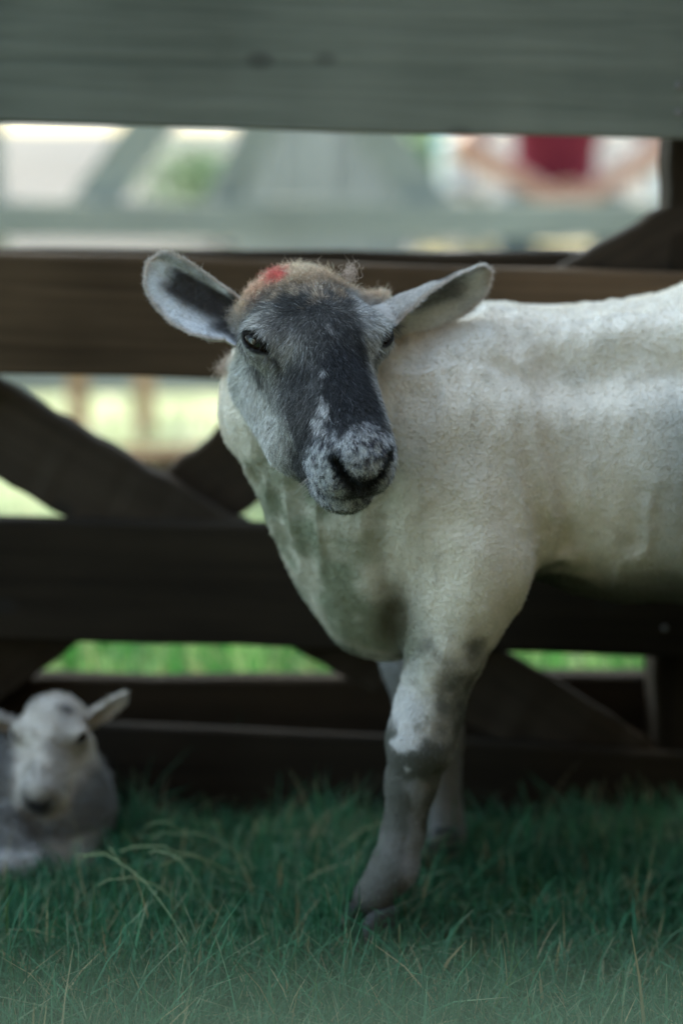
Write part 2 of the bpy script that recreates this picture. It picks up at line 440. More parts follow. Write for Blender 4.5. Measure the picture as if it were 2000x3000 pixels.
def head_sdf(q):
    """head in centimetres, mirrored about x = 0, without the ears"""
    p = q.copy(); p[:, 0] = np.abs(p[:, 0])
    d = el(p, (0, -4.2, -0.9), (5.9, 5.2, 4.6))                       # cranium
    d = smin(d, el(p, (0, -0.8, 0.3), (4.9, 5.0, 3.9)), 2.5)           # forehead
    d = smin(d, el(p, (4.2, 0.2, 0.7), (2.4, 3.0, 2.5)), 1.8)          # orbit
    d = smin(d, rc(p, (0, 2.0, 0.6), (0, 13.2, -0.5), 3.1, 2.5), 2.2)  # nasal bridge
    d = smin(d, rc(p, (2.4, 0.5, -2.2), (1.7, 12.5, -2.0), 3.0, 2.4), 2.0)  # maxilla
    d = smin(d, el(p, (2.9, -1.4, -4.4), (2.4, 5.0, 4.4)), 2.0)        # masseter
    d = smin(d, el(p, (0, 14.1, -0.9), (2.65, 2.6, 2.1)), 1.6)         # nose
    d = smin(d, el(p, (1.55, 13.7, -3.0), (2.2, 2.7, 2.3)), 1.2)     # upper lip and nostril wing
    d = smin(d, el(p, (0, 14.0, -3.0), (2.2, 2.75, 1.95)), 0.8)        # middle of the upper lip
    j = rc(p, (3.5, -2.3, -6.6), (2.5, 6.5, -6.4), 3.1, 2.7)           # lower jaw
    j = smin(j, rc(p, (2.5, 6.5, -6.4), (0.9, 11.4, -5.9), 2.6, 2.1), 1.2)
    j = smin(j, el(p, (0, 13.0, -6.3), (2.75, 2.7, 1.75)), 1.0)        # chin
    k = (0.22+(1.8-0.22)*sstep(11.0, 6.5, p[:, 1])).astype(np.float32)
    d = smin(d, j, k)
    # crease of the mouth
    m = rc(p, (0, 16.0, -4.95), (1.9, 15.0, -4.95), 0.22, 0.22)
    m = np.minimum(m, rc(p, (1.9, 15.0, -4.95), (3.3, 11.6, -4.6), 0.22, 0.12))
    d = smax(d, -m, 0.35)
    # nostrils: slits that open outwards and up, and the groove below them
    n = rc(p, (0.5, 16.6, -2.55), (1.6, 16.2, -1.45), 0.36, 0.46)
    n = smin(n, rc(p, (1.6, 16.2, -1.45), (2.35, 15.2, -0.25), 0.46, 0.36), 0.2)
    n = smin(n, rc(p, (1.5, 16.1, -1.45), (1.3, 14.4, -1.4), 0.44, 0.3), 0.2)
    d = smax(d, -n, 0.45)
    g = rc(p, (0, 17.0, -2.6), (0, 16.9, -4.8), 0.15, 0.12)
    d = smax(d, -g, 0.35)
    # eyelids and the opening between them
    en, eu, ev = eye_frame()
    d = smin(d, el(p, EYE, (1.95, 1.95, 1.95)), 0.9)
    r = p-EYE.astype(np.float32)
    a = r@eu.astype(np.float32); b = r@ev.astype(np.float32); c = r@en.astype(np.float32)
    bb = b+0.12*(a/1.3)**2-0.10
    lid = smax(np.abs(a)*0.8-1.2, np.maximum(bb-0.78*(1-(a/1.65)**2)-0.02, -bb-0.66*(1-(a/1.65)**2)), 0.2)
    hole = np.maximum(lid, -c+0.55)
    # heavy upper lid
    ring = np.sqrt((bb-0.92*(1-(a/1.95)**2))**2+(np.sqrt(a*a+b*b+c*c)-1.98)**2)-0.26
    ring = np.maximum(ring, np.maximum(np.abs(a)-1.6, -c))
    d = smin(d, ring, 0.5)
    d = smax(d, -hole, 0.12)
    # tear groove running from the inner corner down the nose
    t = rc(p, EYE+1.35*eu+1.25*en-0.1*ev, EYE+3.4*eu+0.55*en-0.75*ev, 0.16, 0.12)
    d = smax(d, -t, 0.5)
    return d
def ear_axes(B, T, Nn):
    u = T-B; L = np.linalg.norm(u); u = u/L
    n = Nn-u*(Nn@u); n /= np.linalg.norm(n); v = np.cross(n, u)
    return u, v, n, L
def ear_mesh(B, T, Nn, W, prof, phi, bend=0.0, twist=0.0, th=0.0036, na=46, ns=30, curl=0.0):
    """an ear flap: arcs of angle phi(a) set along a curved midrib, front and back skins with a rounded rim"""
    u, v, n, L = ear_axes(B, T, Nn)
    front = []; back = []; par_f = []; par_b = []
    for i in range(na+1):
        a = -0.12+1.12*i/na; ac = max(a, 0.0)
        wu = np.interp(ac, *prof[0])*W; wl = np.interp(ac, *prof[1])*W
        ph = np.interp(ac, *phi)
        tw = twist*(1-ac)**1.3; ct, st = math.cos(tw), math.sin(tw)
        mid = B+u*a*L+v*bend*math.sin(ac*math.pi)+n*curl*ac*ac
        for j in range(ns+1):
            s = -1+2*j/ns
            r = (wu if s > 0 else wl)/(math.sin(min(ph/2, 1.5))+1e-6)
            t = s*ph/2
            b = r*math.sin(t); c = r*(1-math.cos(t))
            nb, nc = -math.sin(t), math.cos(t)                  # inward normal of the arc
            rim = math.sqrt(max(0.0, 1-abs(s)**6))*math.sqrt(max(0.0, 1-max(0, (a-0.9)/0.1)**4))
            h = th/2*rim
            rip = 0.0006*math.sin(9*s+4*a)+0.0005*math.sin(23*a+3*s)
            for sg, out in ((1, front), (-1, back)):
                bb = b+sg*h*nb; cc = c+sg*h*nc+rip
                b2 = bb*ct+cc*st; c2 = -bb*st+cc*ct
                out.append(mid+v*b2+n*c2)
                (par_f if sg > 0 else par_b).append((a, s, sg))
    nf = len(front); vs = np.array(front+back)
    m = ns+1; q = []
    for i in range(na):
        for j in range(ns):
            k = i*m+j
            q.append((k, k+1, k+m+1, k+m)); q.append((nf+k, nf+k+m, nf+k+m+1, nf+k+1))
        for k, e in ((i*m, 0), (i*m+ns, 1)):
            f = (k, k+m, nf+k+m, nf+k)
            q.append(f if e == 0 else f[::-1])
    for j in range(ns):
        k = na*m+j; q.append((k, k+1, nf+k+1, nf+k))
        k = j; q.append((k+1, k, nf+k, nf+k+1))
    return vs, np.array(q), np.array(par_f+par_b)

class Sheep: pass
S = Sheep()
S.R = frame(R(20.5), R(35), R(-1.0)); S.s = 0.0104
S.O = P(922, 1008, 1.95)
EX = [0, .12, .3, .5, .7, .85, .94, 1]
PROF_L = ((EX, [1.05, 1.24, 1.38, 1.36, 1.16, .88, .56, .06]), (EX, [.42, .50, .58, .66, .70, .66, .50, .06]))
PROF_R = ((EX, [1.15, 1.12, 1.02, .88, .75, .64, .48, .06]), (EX, [.85, 1.0, 1.12, 1.14, 1.04, .84, .54, .06]))
PHI_L = ([0, .3, .6, 1], [R(190), R(140), R(95), R(55)])
PHI_R = ([0, .3, .6, 1], [R(200), R(165), R(125), R(70)])
def loc2w(S, q): return S.O+(np.asarray(q, float)*S.s)@S.R.T
def w2loc(S, p): return ((p-S.O)@S.R/S.s)
S.ears = []
eb1 = P(700, 925, 2.0); et1 = P(436, 772, 2.0)
eb2 = P(1112, 905, 2.02); et2 = P(1434, 798, 2.05)
S.ears.append((eb1, et1, V(0.30, -1.0, -0.05), 0.0295, PROF_L, PHI_L, 0.0, -0.10))
S.ears.append((eb2, et2, V(-0.05, -0.80, -0.50), 0.0285, PROF_R, PHI_R, 0.0, -0.45))
HC = loc2w(S, (0, 2.0, -1.0)).astype(np.float32)

def body_sdf(p):
    Y8 = np.array([1, 1.08, 1], np.float32)
    sy = p*Y8
    x0, x1 = float(p[:, 0].min()), float(p[:, 0].max())
    # trunk
    c0 = P(1400, 1290, 2.13); c1 = c0+V(0.17, 0.0, -0.014); c2 = c0+V(0.40, 0.02, 0.004); c3 = c0+V(0.66, 0.03, 0.050)
    d = chain(sy, [(c0*Y8, 0.128), (c1*Y8, 0.146), (c2*Y8, 0.216), (c3*Y8, 0.155)], 0.06)
    if x1 > c3[0]-0.35: d = smin(d, el(p, c3+V(0.05, 0, -0.02), (0.13, 0.14, 0.16)), 0.05)
    if x0 < 0.45:
        # neck, withers, chest, brisket
        d = smin(d, rc(p, P(900, 1100, 2.05), P(1250, 1330, 2.11), 0.072, 0.125), 0.05)
        d = smin(d, rc(p, P(1080, 1110, 2.10), P(1560, 1155, 2.14), 0.050, 0.062), 0.06)
        d = smin(d, rc(p, P(850, 1240, 2.055), P(1120, 1560, 2.08), 0.064, 0.100), 0.06)
        d = smin(d, rc(p, P(1130, 1520, 2.08), P(1130, 1760, 2.07), 0.105, 0.062), 0.05)
        # near shoulder and foreleg
        d = smin(d, el(p, P(1350, 1390, 2.025), (0.085, 0.06, 0.130)), 0.07)
        d = smin(d, el(p, P(1380, 1590, 2.0), (0.057, 0.056, 0.10)), 0.022)
        d = smin(d, chain(p, [(P(1385, 1660, 1.99), 0.048), (P(1308, 1900, 1.99), 0.0375), (P(1255, 2080, 1.99), 0.034), (P(1232, 2170, 1.985), 0.034),
                          (P(1205, 2290, 1.995), 0.0255), (P(1180, 2440, 2.0), 0.021), (P(1155, 2540, 1.995), 0.0235), (P(1092, 2625, 1.975), 0.020)], 0.012), 0.03)
        # far foreleg
        d = smin(d, chain(p, [(P(1330, 1640, 2.21), 0.06), (P(1225, 1930, 2.215), 0.042), (P(1265, 2150, 2.22), 0.034),
                          (P(1290, 2380, 2.23), 0.0235), (P(1292, 2440, 2.23), 0.026), (P(1275, 2490, 2.215), 0.023)], 0.012), 0.03)
    # hind quarters
    if x1 > c3[0]-0.30:
        for s in (-1, 1):
            h = c3+V(0.04, s*0.085, -0.03); x, y = h[0], h[1]
            d = smin(d, el(p, h+V(0.0, s*0.01, -0.06), (0.10, 0.065, 0.15)), 0.05)
            d = smin(d, chain(p, [(V(x-0.02, y, h[2]-0.14), 0.07), (V(x+0.05, y, 0.30), 0.045), (V(x+0.085, y, 0.235), 0.032),
                              (V(x+0.075, y, 0.12), 0.022), (V(x+0.065, y, 0.065), 0.025), (V(x+0.04, y, 0.035), 0.022)], 0.012), 0.03)
        d = smin(d, rc(p, c3+V(0.16, 0, 0.05), c3+V(0.20, 0, -0.10), 0.028, 0.018), 0.03)
    return d
def sheep_sdf(p):
    d = body_sdf(p)
    m = ((p-HC)**2).sum(1) < 0.25**2
    if m.any():
        pm = p[m]
        q = (((pm-S.O.astype(np.float32))@S.R.astype(np.float32))/np.float32(S.s)).astype(np.float32)
        h = head_sdf(q)*np.float32(S.s)
        dm = smin(d[m], h, 0.012)
        for e in S.ears:
            B = e[0]; u = (e[1]-B)/np.linalg.norm(e[1]-B)
            n = e[2]/np.linalg.norm(e[2])
            root = rc(pm, B-0.030*u-0.002*n, B-0.004*u-0.004*n, 0.024, 0.012)
            dm = smin(dm, root, 0.014)
        d[m] = dm
    return d
def add_ears(S, v, q, nrm):
    """join the two ear flaps to the body mesh; returns per-vertex ear coordinates (a, s, side, which)"""
    ep = np.zeros((len(v), 4)); ep[:, 3] = -1
    for w_, e in enumerate(S.ears):
        ev, eq, pr = ear_mesh(*e)
        q = np.concatenate([q, eq+len(v)])
        fn = np.cross(ev[eq[:, 1]]-ev[eq[:, 0]], ev[eq[:, 3]]-ev[eq[:, 0]])
        en = np.zeros_like(ev)
        for k in range(4): np.add.at(en, eq[:, k], fn)
        en /= np.linalg.norm(en, axis=1, keepdims=True)+1e-12
        # make sure the normals leave the flap
        mid = ev.reshape(2, -1, 3).mean(0); out = ev-np.concatenate([mid, mid])
        sgn = np.sign((en*out).sum(1).sum()); 
        if sgn < 0: en = -en; q[-len(eq):] = q[-len(eq):, ::-1]
        v = np.concatenate([v, ev]); nrm = np.concatenate([nrm, en])
        ep = np.concatenate([ep, np.column_stack([pr, np.full(len(ev), w_)])])
    return v, q, nrm, ep
def build_animal(f, lo, hi, h, fine_c, fine_r, fine=True):
    v, q = surface_nets(f, lo, hi, h)
    cen = v[q].mean(1)
    poly = []
    if fine:
        m = ((cen-fine_c)**2).sum(1) < fine_r**2
        v, q, poly = refine(v, q, m)
    v = project(f, v, it=1)
    nm = ((v-fine_c)**2).sum(1) < fine_r**2
    if nm.any(): v[nm] = project(f, v[nm], it=1)
    nrm = gradient(f, v, 0.0015); nrm /= np.linalg.norm(nrm, axis=1, keepdims=True)+1e-9
    return v, q, poly, nrm
def animal_obj(name, v, q, poly, m, col):
    me = bpy.data.meshes.new(name)
    me.from_pydata(v.tolist(), [], q.tolist()+[list(p) for p in poly]); me.update()
    me.polygons.foreach_set('use_smooth', np.ones(len(me.polygons), bool))
    ca = me.attributes.new('coat', 'FLOAT_COLOR', 'POINT')
    ca.data.foreach_set('color', np.column_stack([col, np.ones(len(col))]).astype(np.float32).ravel())
    me.materials.append(m)
    o = bpy.data.objects.new(name, me); COL.objects.link(o)
    return o
def coat_mat(name, rough, spec, sheen=0.0, bump=0.0, transl=0.0):
    m, nt, b = mat(name, rough=rough, spec=spec)
    a = N(nt, 'ShaderNodeAttribute'); a.attribute_name = 'coat'
    nt.links.new(a.outputs['Color'], b.inputs['Base Color'])
    if bump:
        n = N(nt, 'ShaderNodeTexNoise'); n.inputs['Scale'].default_value = 260.0; n.inputs['Detail'].default_value = 3
        tc = nt.nodes.new('ShaderNodeTexCoord'); nt.links.new(tc.outputs['Object'], n.inputs['Vector'])
        bp = N(nt, 'ShaderNodeBump'); bp.inputs['Strength'].default_value = bump; bp.inputs['Distance'].default_value = 0.003
        nt.links.new(n.outputs[0], bp.inputs['Height']); nt.links.new(bp.outputs[0], b.inputs['Normal'])
    if transl:
        out = [n for n in nt.nodes if n.type == 'OUTPUT_MATERIAL'][0]
        t = nt.nodes.new('ShaderNodeBsdfTranslucent'); nt.links.new(a.outputs['Color'], t.inputs[0])
        mx = nt.nodes.new('ShaderNodeMixShader'); mx.inputs[0].default_value = transl
        nt.links.new(b.outputs[0], mx.inputs[1]); nt.links.new(t.outputs[0], mx.inputs[2]); nt.links.new(mx.outputs[0], out.inputs[0])
    return m
M_SKIN = coat_mat('coat_skin', 0.9, 0.15, bump=0.5)
M_HAIR = coat_mat('coat_hair', 0.65, 0.25, transl=0.15)

def hair(name, parent, v, q, nrm, col, dens, length, flow, lay, rad, pts=4, curl=0.0, jitter=0.25, var=0.35, seed=0, m=None, clump=0.0):
    """short hairs scattered over the mesh: per-vertex density (1/m2), length, flow direction and lay (0 upright .. 1 flat)"""
    r = np.random.default_rng(seed)
    t = quads_to_tris(q)
    a, b, c = v[t[:, 0]], v[t[:, 1]], v[t[:, 2]]
    area = 0.5*np.linalg.norm(np.cross(b-a, c-a), axis=1)
    wgt = area*dens[t].mean(1); tot = wgt.sum(); n = int(tot)
    if n < 1: return None
    cs = np.cumsum(wgt)/tot
    ti = np.searchsorted(cs, r.random(n)); ti = np.minimum(ti, len(t)-1)
    u1, u2 = r.random(n), r.random(n); fl = u1+u2 > 1; u1[fl], u2[fl] = 1-u1[fl], 1-u2[fl]
    W = np.stack([1-u1-u2, u1, u2], 1)
    T = t[ti]
    g = lambda x: (x[T]*(W[..., None] if x.ndim == 2 else W)).sum(1)
    p = g(v); nn = g(nrm); nn /= np.linalg.norm(nn, axis=1, keepdims=True)+1e-9
    fd = g(flow)+r.normal(0, jitter, (n, 3)); fd -= nn*(fd*nn).sum(1, keepdims=True); fd /= np.linalg.norm(fd, axis=1, keepdims=True)+1e-9
    L = g(length)*np.exp(r.normal(0, 0.22, n)); ly = np.clip(g(lay)+r.normal(0, 0.10, n), 0, 0.97)
    cc = np.clip(g(col)*np.exp(r.normal(0, var, n))[:, None], 0.004, 0.85)
    s = np.linspace(0, 1, pts)
    d0 = nn*(1-ly)[:, None]+fd*ly[:, None]; d0 /= np.linalg.norm(d0, axis=1, keepdims=True)+1e-9
    side = np.cross(d0, nn); side /= np.linalg.norm(side, axis=1, keepdims=True)+1e-9
    up = np.cross(side, d0)
    pos = np.zeros((n, pts, 3)); ph = r.random(n)*6.283
    for k, x in enumerate(s):
        bend = fd*(0.35*x*x*(1-ly))[:, None]-nn*(0.18*x*x*ly)[:, None]
        q_ = p-nn*0.0006+(d0*x+bend)*L[:, None]
        if curl:
            amp = curl*x**0.7*(0.6+0.8*r.random(n))
            q_ = q_+side*(np.cos(ph+x*7.5)*amp)[:, None]+up*(np.sin(ph+x*7.5)*amp)[:, None]
        pos[:, k] = q_
    if clump:
        k = np.floor(p/clump).astype(np.int64); key = (k[:, 0]*73856093 ^ k[:, 1]*19349663 ^ k[:, 2]*83492791) % 100003
        rr = np.random.default_rng(77).normal(0, 1, (100003, 3))[key]*L[:, None]*0.26
        pos += rr[:, None, :]*(s**1.2)[None, :, None]
    hc = bpy.data.hair_curves.new(name); hc.add_curves([pts]*n)
    hc.points.foreach_set('position', pos.astype(np.float32).ravel())
    ra = hc.attributes.get('radius') or hc.attributes.new('radius', 'FLOAT', 'POINT')
    rad_ = np.tile(rad*(1-0.85*s**1.5), (n, 1))
    ra.data.foreach_set('value', rad_.astype(np.float32).ravel())
    ca = hc.attributes.new('coat', 'FLOAT_COLOR', 'CURVE')
    ca.data.foreach_set('color', np.column_stack([cc, np.ones(n)]).astype(np.float32).ravel())
    hc.materials.append(m or M_HAIR)
    o = bpy.data.objects.new(name, hc); COL.objects.link(o); child_to(o, parent)
    return o

def mix(c, k, w_): return c*(1-w_[:, None])+np.asarray(k)*w_[:, None]
def blob(q, c, r): return np.exp(-(((q-np.asarray(c))/np.asarray(r))**2).sum(1))
sv, sq, spoly, sn = build_animal(sheep_sdf, (-0.36, 1.68, -0.01), (1.16, 2.42, 0.90), 0.0036, HC, 0.19)
sv, sq, sn, sep = add_ears(S, sv, sq, sn)
sl_ = w2loc(S, sv)
is_ear = sep[:, 3] >= 0
x_, y_, z_ = sl_[:, 0], sl_[:, 1], sl_[:, 2]
hdist = np.full(len(sv), 1.0); _m = np.linalg.norm(sv-HC, axis=1) < 0.24
hdist[_m] = head_sdf(sl_[_m].astype(np.float32))*S.s
bdist = par(body_sdf, sv.astype(np.float32))
# the head is where its own surface is met; behind the jaw and the poll the neck's wool begins
headw = sstep(0.006, 0.001, hdist)*sstep(-6.4, -4.8, y_+0.10*np.maximum(-z_-3.0, 0))*sstep(-0.004, 0.004, bdist-hdist)
for _e in S.ears:
    headw = np.maximum(headw, sstep(0.046, 0.032, np.linalg.norm(sv-_e[0], axis=1))*sstep(0.03, 0.02, hdist))
headw[is_ear] = 0
def sheep_colour():
    n_big = fbm(sv, 9.0, 3); n_mid = fbm(sv+3, 45.0, 3); n_fine = vnoise(sv+5, 420.0); n_f2 = vnoise(sv+9, 800.0)
    # wool
    c = np.tile(V(0.74, 0.67, 0.565), (len(sv), 1))
    c = mix(c, (0.52, 0.46, 0.37), sstep(0.5, 0.72, n_big)*0.22)
    c = mix(c, (0.50, 0.48, 0.43), sstep(0.52, 0.75, n_mid)*0.15)
    # shear tracks: streaks down the shoulder and neck
    st = vnoise(sv*np.array([1, 1, 0.16])+2, 75.0); c = mix(c, (0.40, 0.37, 0.31), sstep(0.55, 0.9, st)*0.30*sstep(0.42, 0.30, sv[:, 0]))
    # greyer wool low on the flank
    fk = sstep(0.26, 0.36, sv[:, 0])*sstep(0.615, 0.55, sv[:, 2]+0.05*(n_big-0.5))*sstep(0.3, -0.2, sn[:, 1])
    c = mix(c, (0.40, 0.40, 0.375), fk*(0.55+0.45*vnoise(sv*np.array([1, 1, 0.2]), 40.0)))
    # grass stain on throat and breast
    tz = P(880, 1420, 2.0); stain = blob(sv, tz, (0.075, 0.14, 0.06))+0.8*blob(sv, P(930, 1700, 2.0), (0.07, 0.15, 0.09))+0.9*blob(sv, P(1080, 1880, 2.0), (0.07, 0.15, 0.035))
    c = mix(c, (0.15, 0.175, 0.105), np.clip(stain*1.35, 0, 1)*(0.50+0.50*sstep(0.32, 0.62, fbm(sv, 30.0, 3)))*0.85)
    c = mix(c, (0.07, 0.06, 0.035), np.clip(1.3*blob(sv, P(1160, 1815, 1.99), (0.022, 0.06, 0.042)), 0, 1)*0.9)
    # grubby belly; the shade beneath it is put into the wool colour too
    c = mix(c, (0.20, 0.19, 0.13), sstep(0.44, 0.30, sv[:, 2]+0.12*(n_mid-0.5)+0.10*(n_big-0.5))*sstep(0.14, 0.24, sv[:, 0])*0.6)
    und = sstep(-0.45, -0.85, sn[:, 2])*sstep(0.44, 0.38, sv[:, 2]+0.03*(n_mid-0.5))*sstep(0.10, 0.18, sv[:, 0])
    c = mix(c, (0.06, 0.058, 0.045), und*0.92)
    # legs: grey, mottled with white
    lz = sstep(0.345, 0.235, sv[:, 2]+0.16*(n_big-0.5)+0.10*(n_mid-0.5))*sstep(0.235, 0.16, sv[:, 0]-0.25*np.maximum(0, 0.3-sv[:, 2]))
    hz = sstep(0.38, 0.28, sv[:, 2])*sstep(0.62, 0.70, sv[:, 0])
    lz = np.maximum(lz, hz)
    leg = np.tile(V(0.095, 0.093, 0.078), (len(sv), 1)); leg = mix(leg, (0.17, 0.16, 0.148), sstep(0.45, 0.75, n_mid)*0.6)
    wp = blob(sv, P(1195, 2060, 1.96), (0.030, 0.05, 0.058)); leg = mix(leg, (0.55, 0.52, 0.50), sstep(0.42, 0.66, wp+1.1*(fbm(sv, 75, 3)-0.5)))
    wp2 = blob(sv, P(1215, 2420, 1.98), (0.012, 0.05, 0.10)); leg = mix(leg, (0.42, 0.42, 0.42), sstep(0.4, 0.9, wp2+1.0*(n_mid-0.5))*0.35)
    far = sstep(2.11, 2.16, sv[:, 1]); leg = mix(leg, (0.23, 0.22, 0.21), far*0.8)
    c = c*(1-lz[:, None])+leg*lz[:, None]
    # ---- face
    f = np.tile(V(0.042, 0.042, 0.042), (len(sv), 1))
    ax = np.abs(x_)
    f = mix(f, (0.095, 0.093, 0.09), sstep(0.42, 0.72, vnoise(sv, 38.0))*0.8)
    # lighter cheeks and jaw, lighter round the eyes, pale far side
    cheek = sstep(3.0, -0.6, z_+0.35*y_-0.4*(ax-4)+1.2*(n_mid-0.5))
    # short streaks that follow the lie of the hair
    n_st = vnoise(np.stack([x_*1.1, (y_*0.55+z_*0.85)*2.4, (0.85*y_-0.55*z_)*0.55], 1)+7, 1.0); n_s2 = vnoise(np.stack([x_*2.2, (y_*0.55+z_*0.85)*5.0, (0.85*y_-0.55*z_)*1.1], 1)+3, 1.0)
    stre = 0.6*n_st+0.4*n_s2-0.5
    f = mix(f, (0.24, 0.235, 0.225), sstep(2.2, 0.0, z_+2.2*stre)*sstep(3.4, 4.6, ax+1.0*stre)*sstep(10.0, 7.5, y_+2.0*stre)*0.9)
    f = mix(f, (0.62, 0.60, 0.55), sstep(-0.6, -4.6, z_+4.0*stre)*sstep(10.5, 7.0, y_+3*stre)*0.95)
    f = mix(f, (0.40, 0.40, 0.39), sstep(-2.7, -4.2, x_+1.8*stre)*sstep(13.0, 11.0, y_)*0.9)
    e1 = np.minimum(1, blob(sl_*np.array([np.sign(1), 1, 1]), (5.4, -0.9, 2.3), (1.6, 1.3, 1.2))+blob(sl_, (6.0, 2.1, -0.2), (1.4, 1.4, 1.0))+blob(sl_, (3.6, 2.6, 2.6), (1.1, 1.5, 1.4)))
    f = mix(f, (0.42, 0.41, 0.385), e1*0.8)
    # dark patches on the cheek
    dk = blob(sl_, (4.0, 7.6, -0.6), (1.3, 2.2, 1.6))+0.9*blob(sl_, (6.0, 1.6, -2.0), (1.2, 1.8, 1.2))+0.9*blob(sl_, (4.6, 9.0, -3.0), (1.0, 1.6, 1.3))+0.7*blob(sl_, (4.8, 4.6, 0.2), (1.2, 1.2, 1.2))
    f = mix(f, (0.055, 0.053, 0.052), np.clip(dk*1.15, 0, 1)*sstep(-0.35, 0.12, stre)*0.92)
    # the dark blaze down the nose, ragged edged
    xe = x_+0.9*(n_mid-0.5)*2
    left = np.interp(y_, [-1, 2, 5, 8, 11, 14], [0.0, 0.7, 1.3, 2.0, 3.6, 3.6]); right = np.interp(y_, [-1, 2, 5, 8, 11, 14], [-1.6, -2.7, -3.0, -2.9, -2.9, -2.4])
    xe = xe+1.2*(n_fine-0.5)
    bl = sstep(0.9, -0.8, xe-left)*sstep(-0.9, 0.7, xe-right)*sstep(-1.2, 2.8, y_+1.6*(n_mid-0.5))*sstep(14.3, 12.9, y_+1.4*(n_mid-0.5)+0.25*np.maximum(0, -xe))*sstep(-2.5, -0.5, z_)
    bl = bl*(0.60+0.40*sstep(3.0, 6.5, y_+1.5*(n_mid-0.5)))*(1-0.35*sstep(0.55, 0.75, n_fine)*sstep(1.0, 2.4, xe))
    f = mix(f, (0.020, 0.021, 0.024), bl*0.93)
    # white flecks beside the blaze
    fl = 0
    for cx, cy, cz, rr_ in ((2.35, 8.9, 1.7, 0.34), (2.55, 9.7, 1.4, 0.30), (2.3, 10.5, 1.3, 0.36), (3.05, 10.6, 0.6, 0.42), (2.8, 11.6, 0.7, 0.46), (3.3, 11.7, 0.2, 0.34), (2.7, 12.5, 0.6, 0.30), (0.15, 2.0, 3.9, 0.26), (-0.2, 2.6, 3.9, 0.22), (1.6, 6.4, 2.4, 0.24), (1.9, 7.6, 2.2, 0.2)):
        fl = fl+blob(sl_, (cx, cy, cz), (rr_, rr_*1.9, rr_*2.2))
    f = mix(f, (0.50, 0.49, 0.48), sstep(0.50, 1.25, fl+1.5*(vnoise(np.stack([x_*5, y_*1.6, z_*3], 1), 1.0)-0.5))*0.85)
    # speckled muzzle
    mz = sstep(12.4, 15.0, y_+2.4*(n_mid-0.5)+2.0*stre+1.6*(n_fine-0.5)+0.3*(ax-1.2)+0.30*np.maximum(0, -z_-1.5))
    spk = mix(np.tile(V(0.60, 0.615, 0.63), (len(sv), 1)), (0.07, 0.068, 0.082), sstep(0.50, 0.60, 0.65*vnoise(sv+11, 350.0)+0.35*n_fine+0.10*(n_mid-0.5)))
    f = f*(1-mz[:, None])+spk*mz[:, None]
    # bare dark skin round the nostrils and down to the lip
    nos = np.interp(z_, [-5.2, -4.4, -3.0, -2.0, -0.9, 0.2], [0.9, 0.8, 0.75, 1.4, 2.6, 2.9])
    line = np.abs(ax-np.interp(z_, [-3.0, -2.5, -1.4, -0.2, 0.3], [0.2, 0.5, 1.6, 2.5, 2.8]))
    dn = sstep(1.05+0.5*sstep(-1.0, -2.0, z_), 0.45, line)*sstep(0.9, 0.3, z_)*sstep(-3.4, -2.7, z_)*sstep(13.6, 14.8, y_)
    dn = np.maximum(dn, sstep(1.9, 0.8, ax)*sstep(-0.9, -1.9, z_)*sstep(-5.4, -4.9, z_)*sstep(15.4, 16.2, y_))
    f = mix(f, (0.075, 0.082, 0.085), sstep(2.1, 1.0, ax)*sstep(-0.3, -1.3, z_+0.6*(n_mid-0.5))*sstep(-3.4, -2.4, z_)*sstep(14.2, 15.4, y_)*0.75)
    lipw = sstep(0.55, 0.12, np.abs(z_+4.95+0.05*ax))*sstep(12.0, 13.5, y_)
    f = mix(f, (0.012, 0.014, 0.016), np.maximum(dn, lipw)*0.97)
    f = mix(f, (0.10, 0.10, 0.10), sstep(1.8, 0.8, ax)*sstep(-2.8, -3.4, z_)*sstep(-5.0, -4.6, z_)*sstep(14.5, 15.5, y_)*0.6)
    # grass-stained chin
    f = mix(f, (0.13, 0.14, 0.085), sstep(-6.4, -7.2, z_)*sstep(8.0, 11.0, y_)*0.8)
    # lids and tear groove
    en, eu, ev = eye_frame(); am = sl_.copy(); am[:, 0] = ax; rr = am-EYE
    a_, b_, c_ = rr@eu, rr@ev, rr@en
    rad_e = np.sqrt((a_/1.6)**2+((b_-0.05)/0.85)**2)
    ring = sstep(1.1, 1.35, rad_e)*sstep(2.7, 1.9, rad_e)*(c_ > -0.5)*(0.55+0.45*sstep(-0.2, 0.6, b_))
    f = mix(f, (0.40, 0.39, 0.36), ring*0.7)
    lid = sstep(1.22, 0.98, rad_e)*(c_ > 0.2)
    f = mix(f, (0.012, 0.011, 0.011), lid*0.95)
    tg = sstep(0.35, 0.12, np.abs(b_+0.15+0.32*np.maximum(a_-1.3, 0)))*sstep(1.1, 1.4, a_)*sstep(3.9, 2.8, a_)
    f = mix(f, (0.03, 0.028, 0.027), tg*0.8)
    # tan wool on the poll, with the red marker spray on its right side
    pw = sstep(-1.6, -5.4, y_+0.35*(ax-2)+3.2*(n_mid-0.5)+5.0*stre-0.25*(z_-3))
    f = mix(f, (0.46, 0.35, 0.245), pw*0.85)
    c = c*(1-headw[:, None])+f*headw[:, None]
    top = sstep(-4.2, -5.6, y_)*sstep(-2.0, 0.5, z_)*(np.linalg.norm(sv-HC, axis=1) < 0.2)*(~is_ear)
    c = mix(c, (0.58, 0.44, 0.31), top*0.8)
    red = blob(sl_, (2.6, -6.3, 3.0), (1.25, 1.5, 1.3)); c = mix(c, (0.56, 0.05, 0.06), sstep(0.22, 0.75, red+0.8*(n_mid-0.5))*0.82*(~is_ear))
    red2 = blob(sl_, (4.4, -6.3, 2.0), (1.6, 1.6, 1.6)); c = mix(c, (0.50, 0.22, 0.15), np.clip(red2, 0, 1)*0.5*(~is_ear))
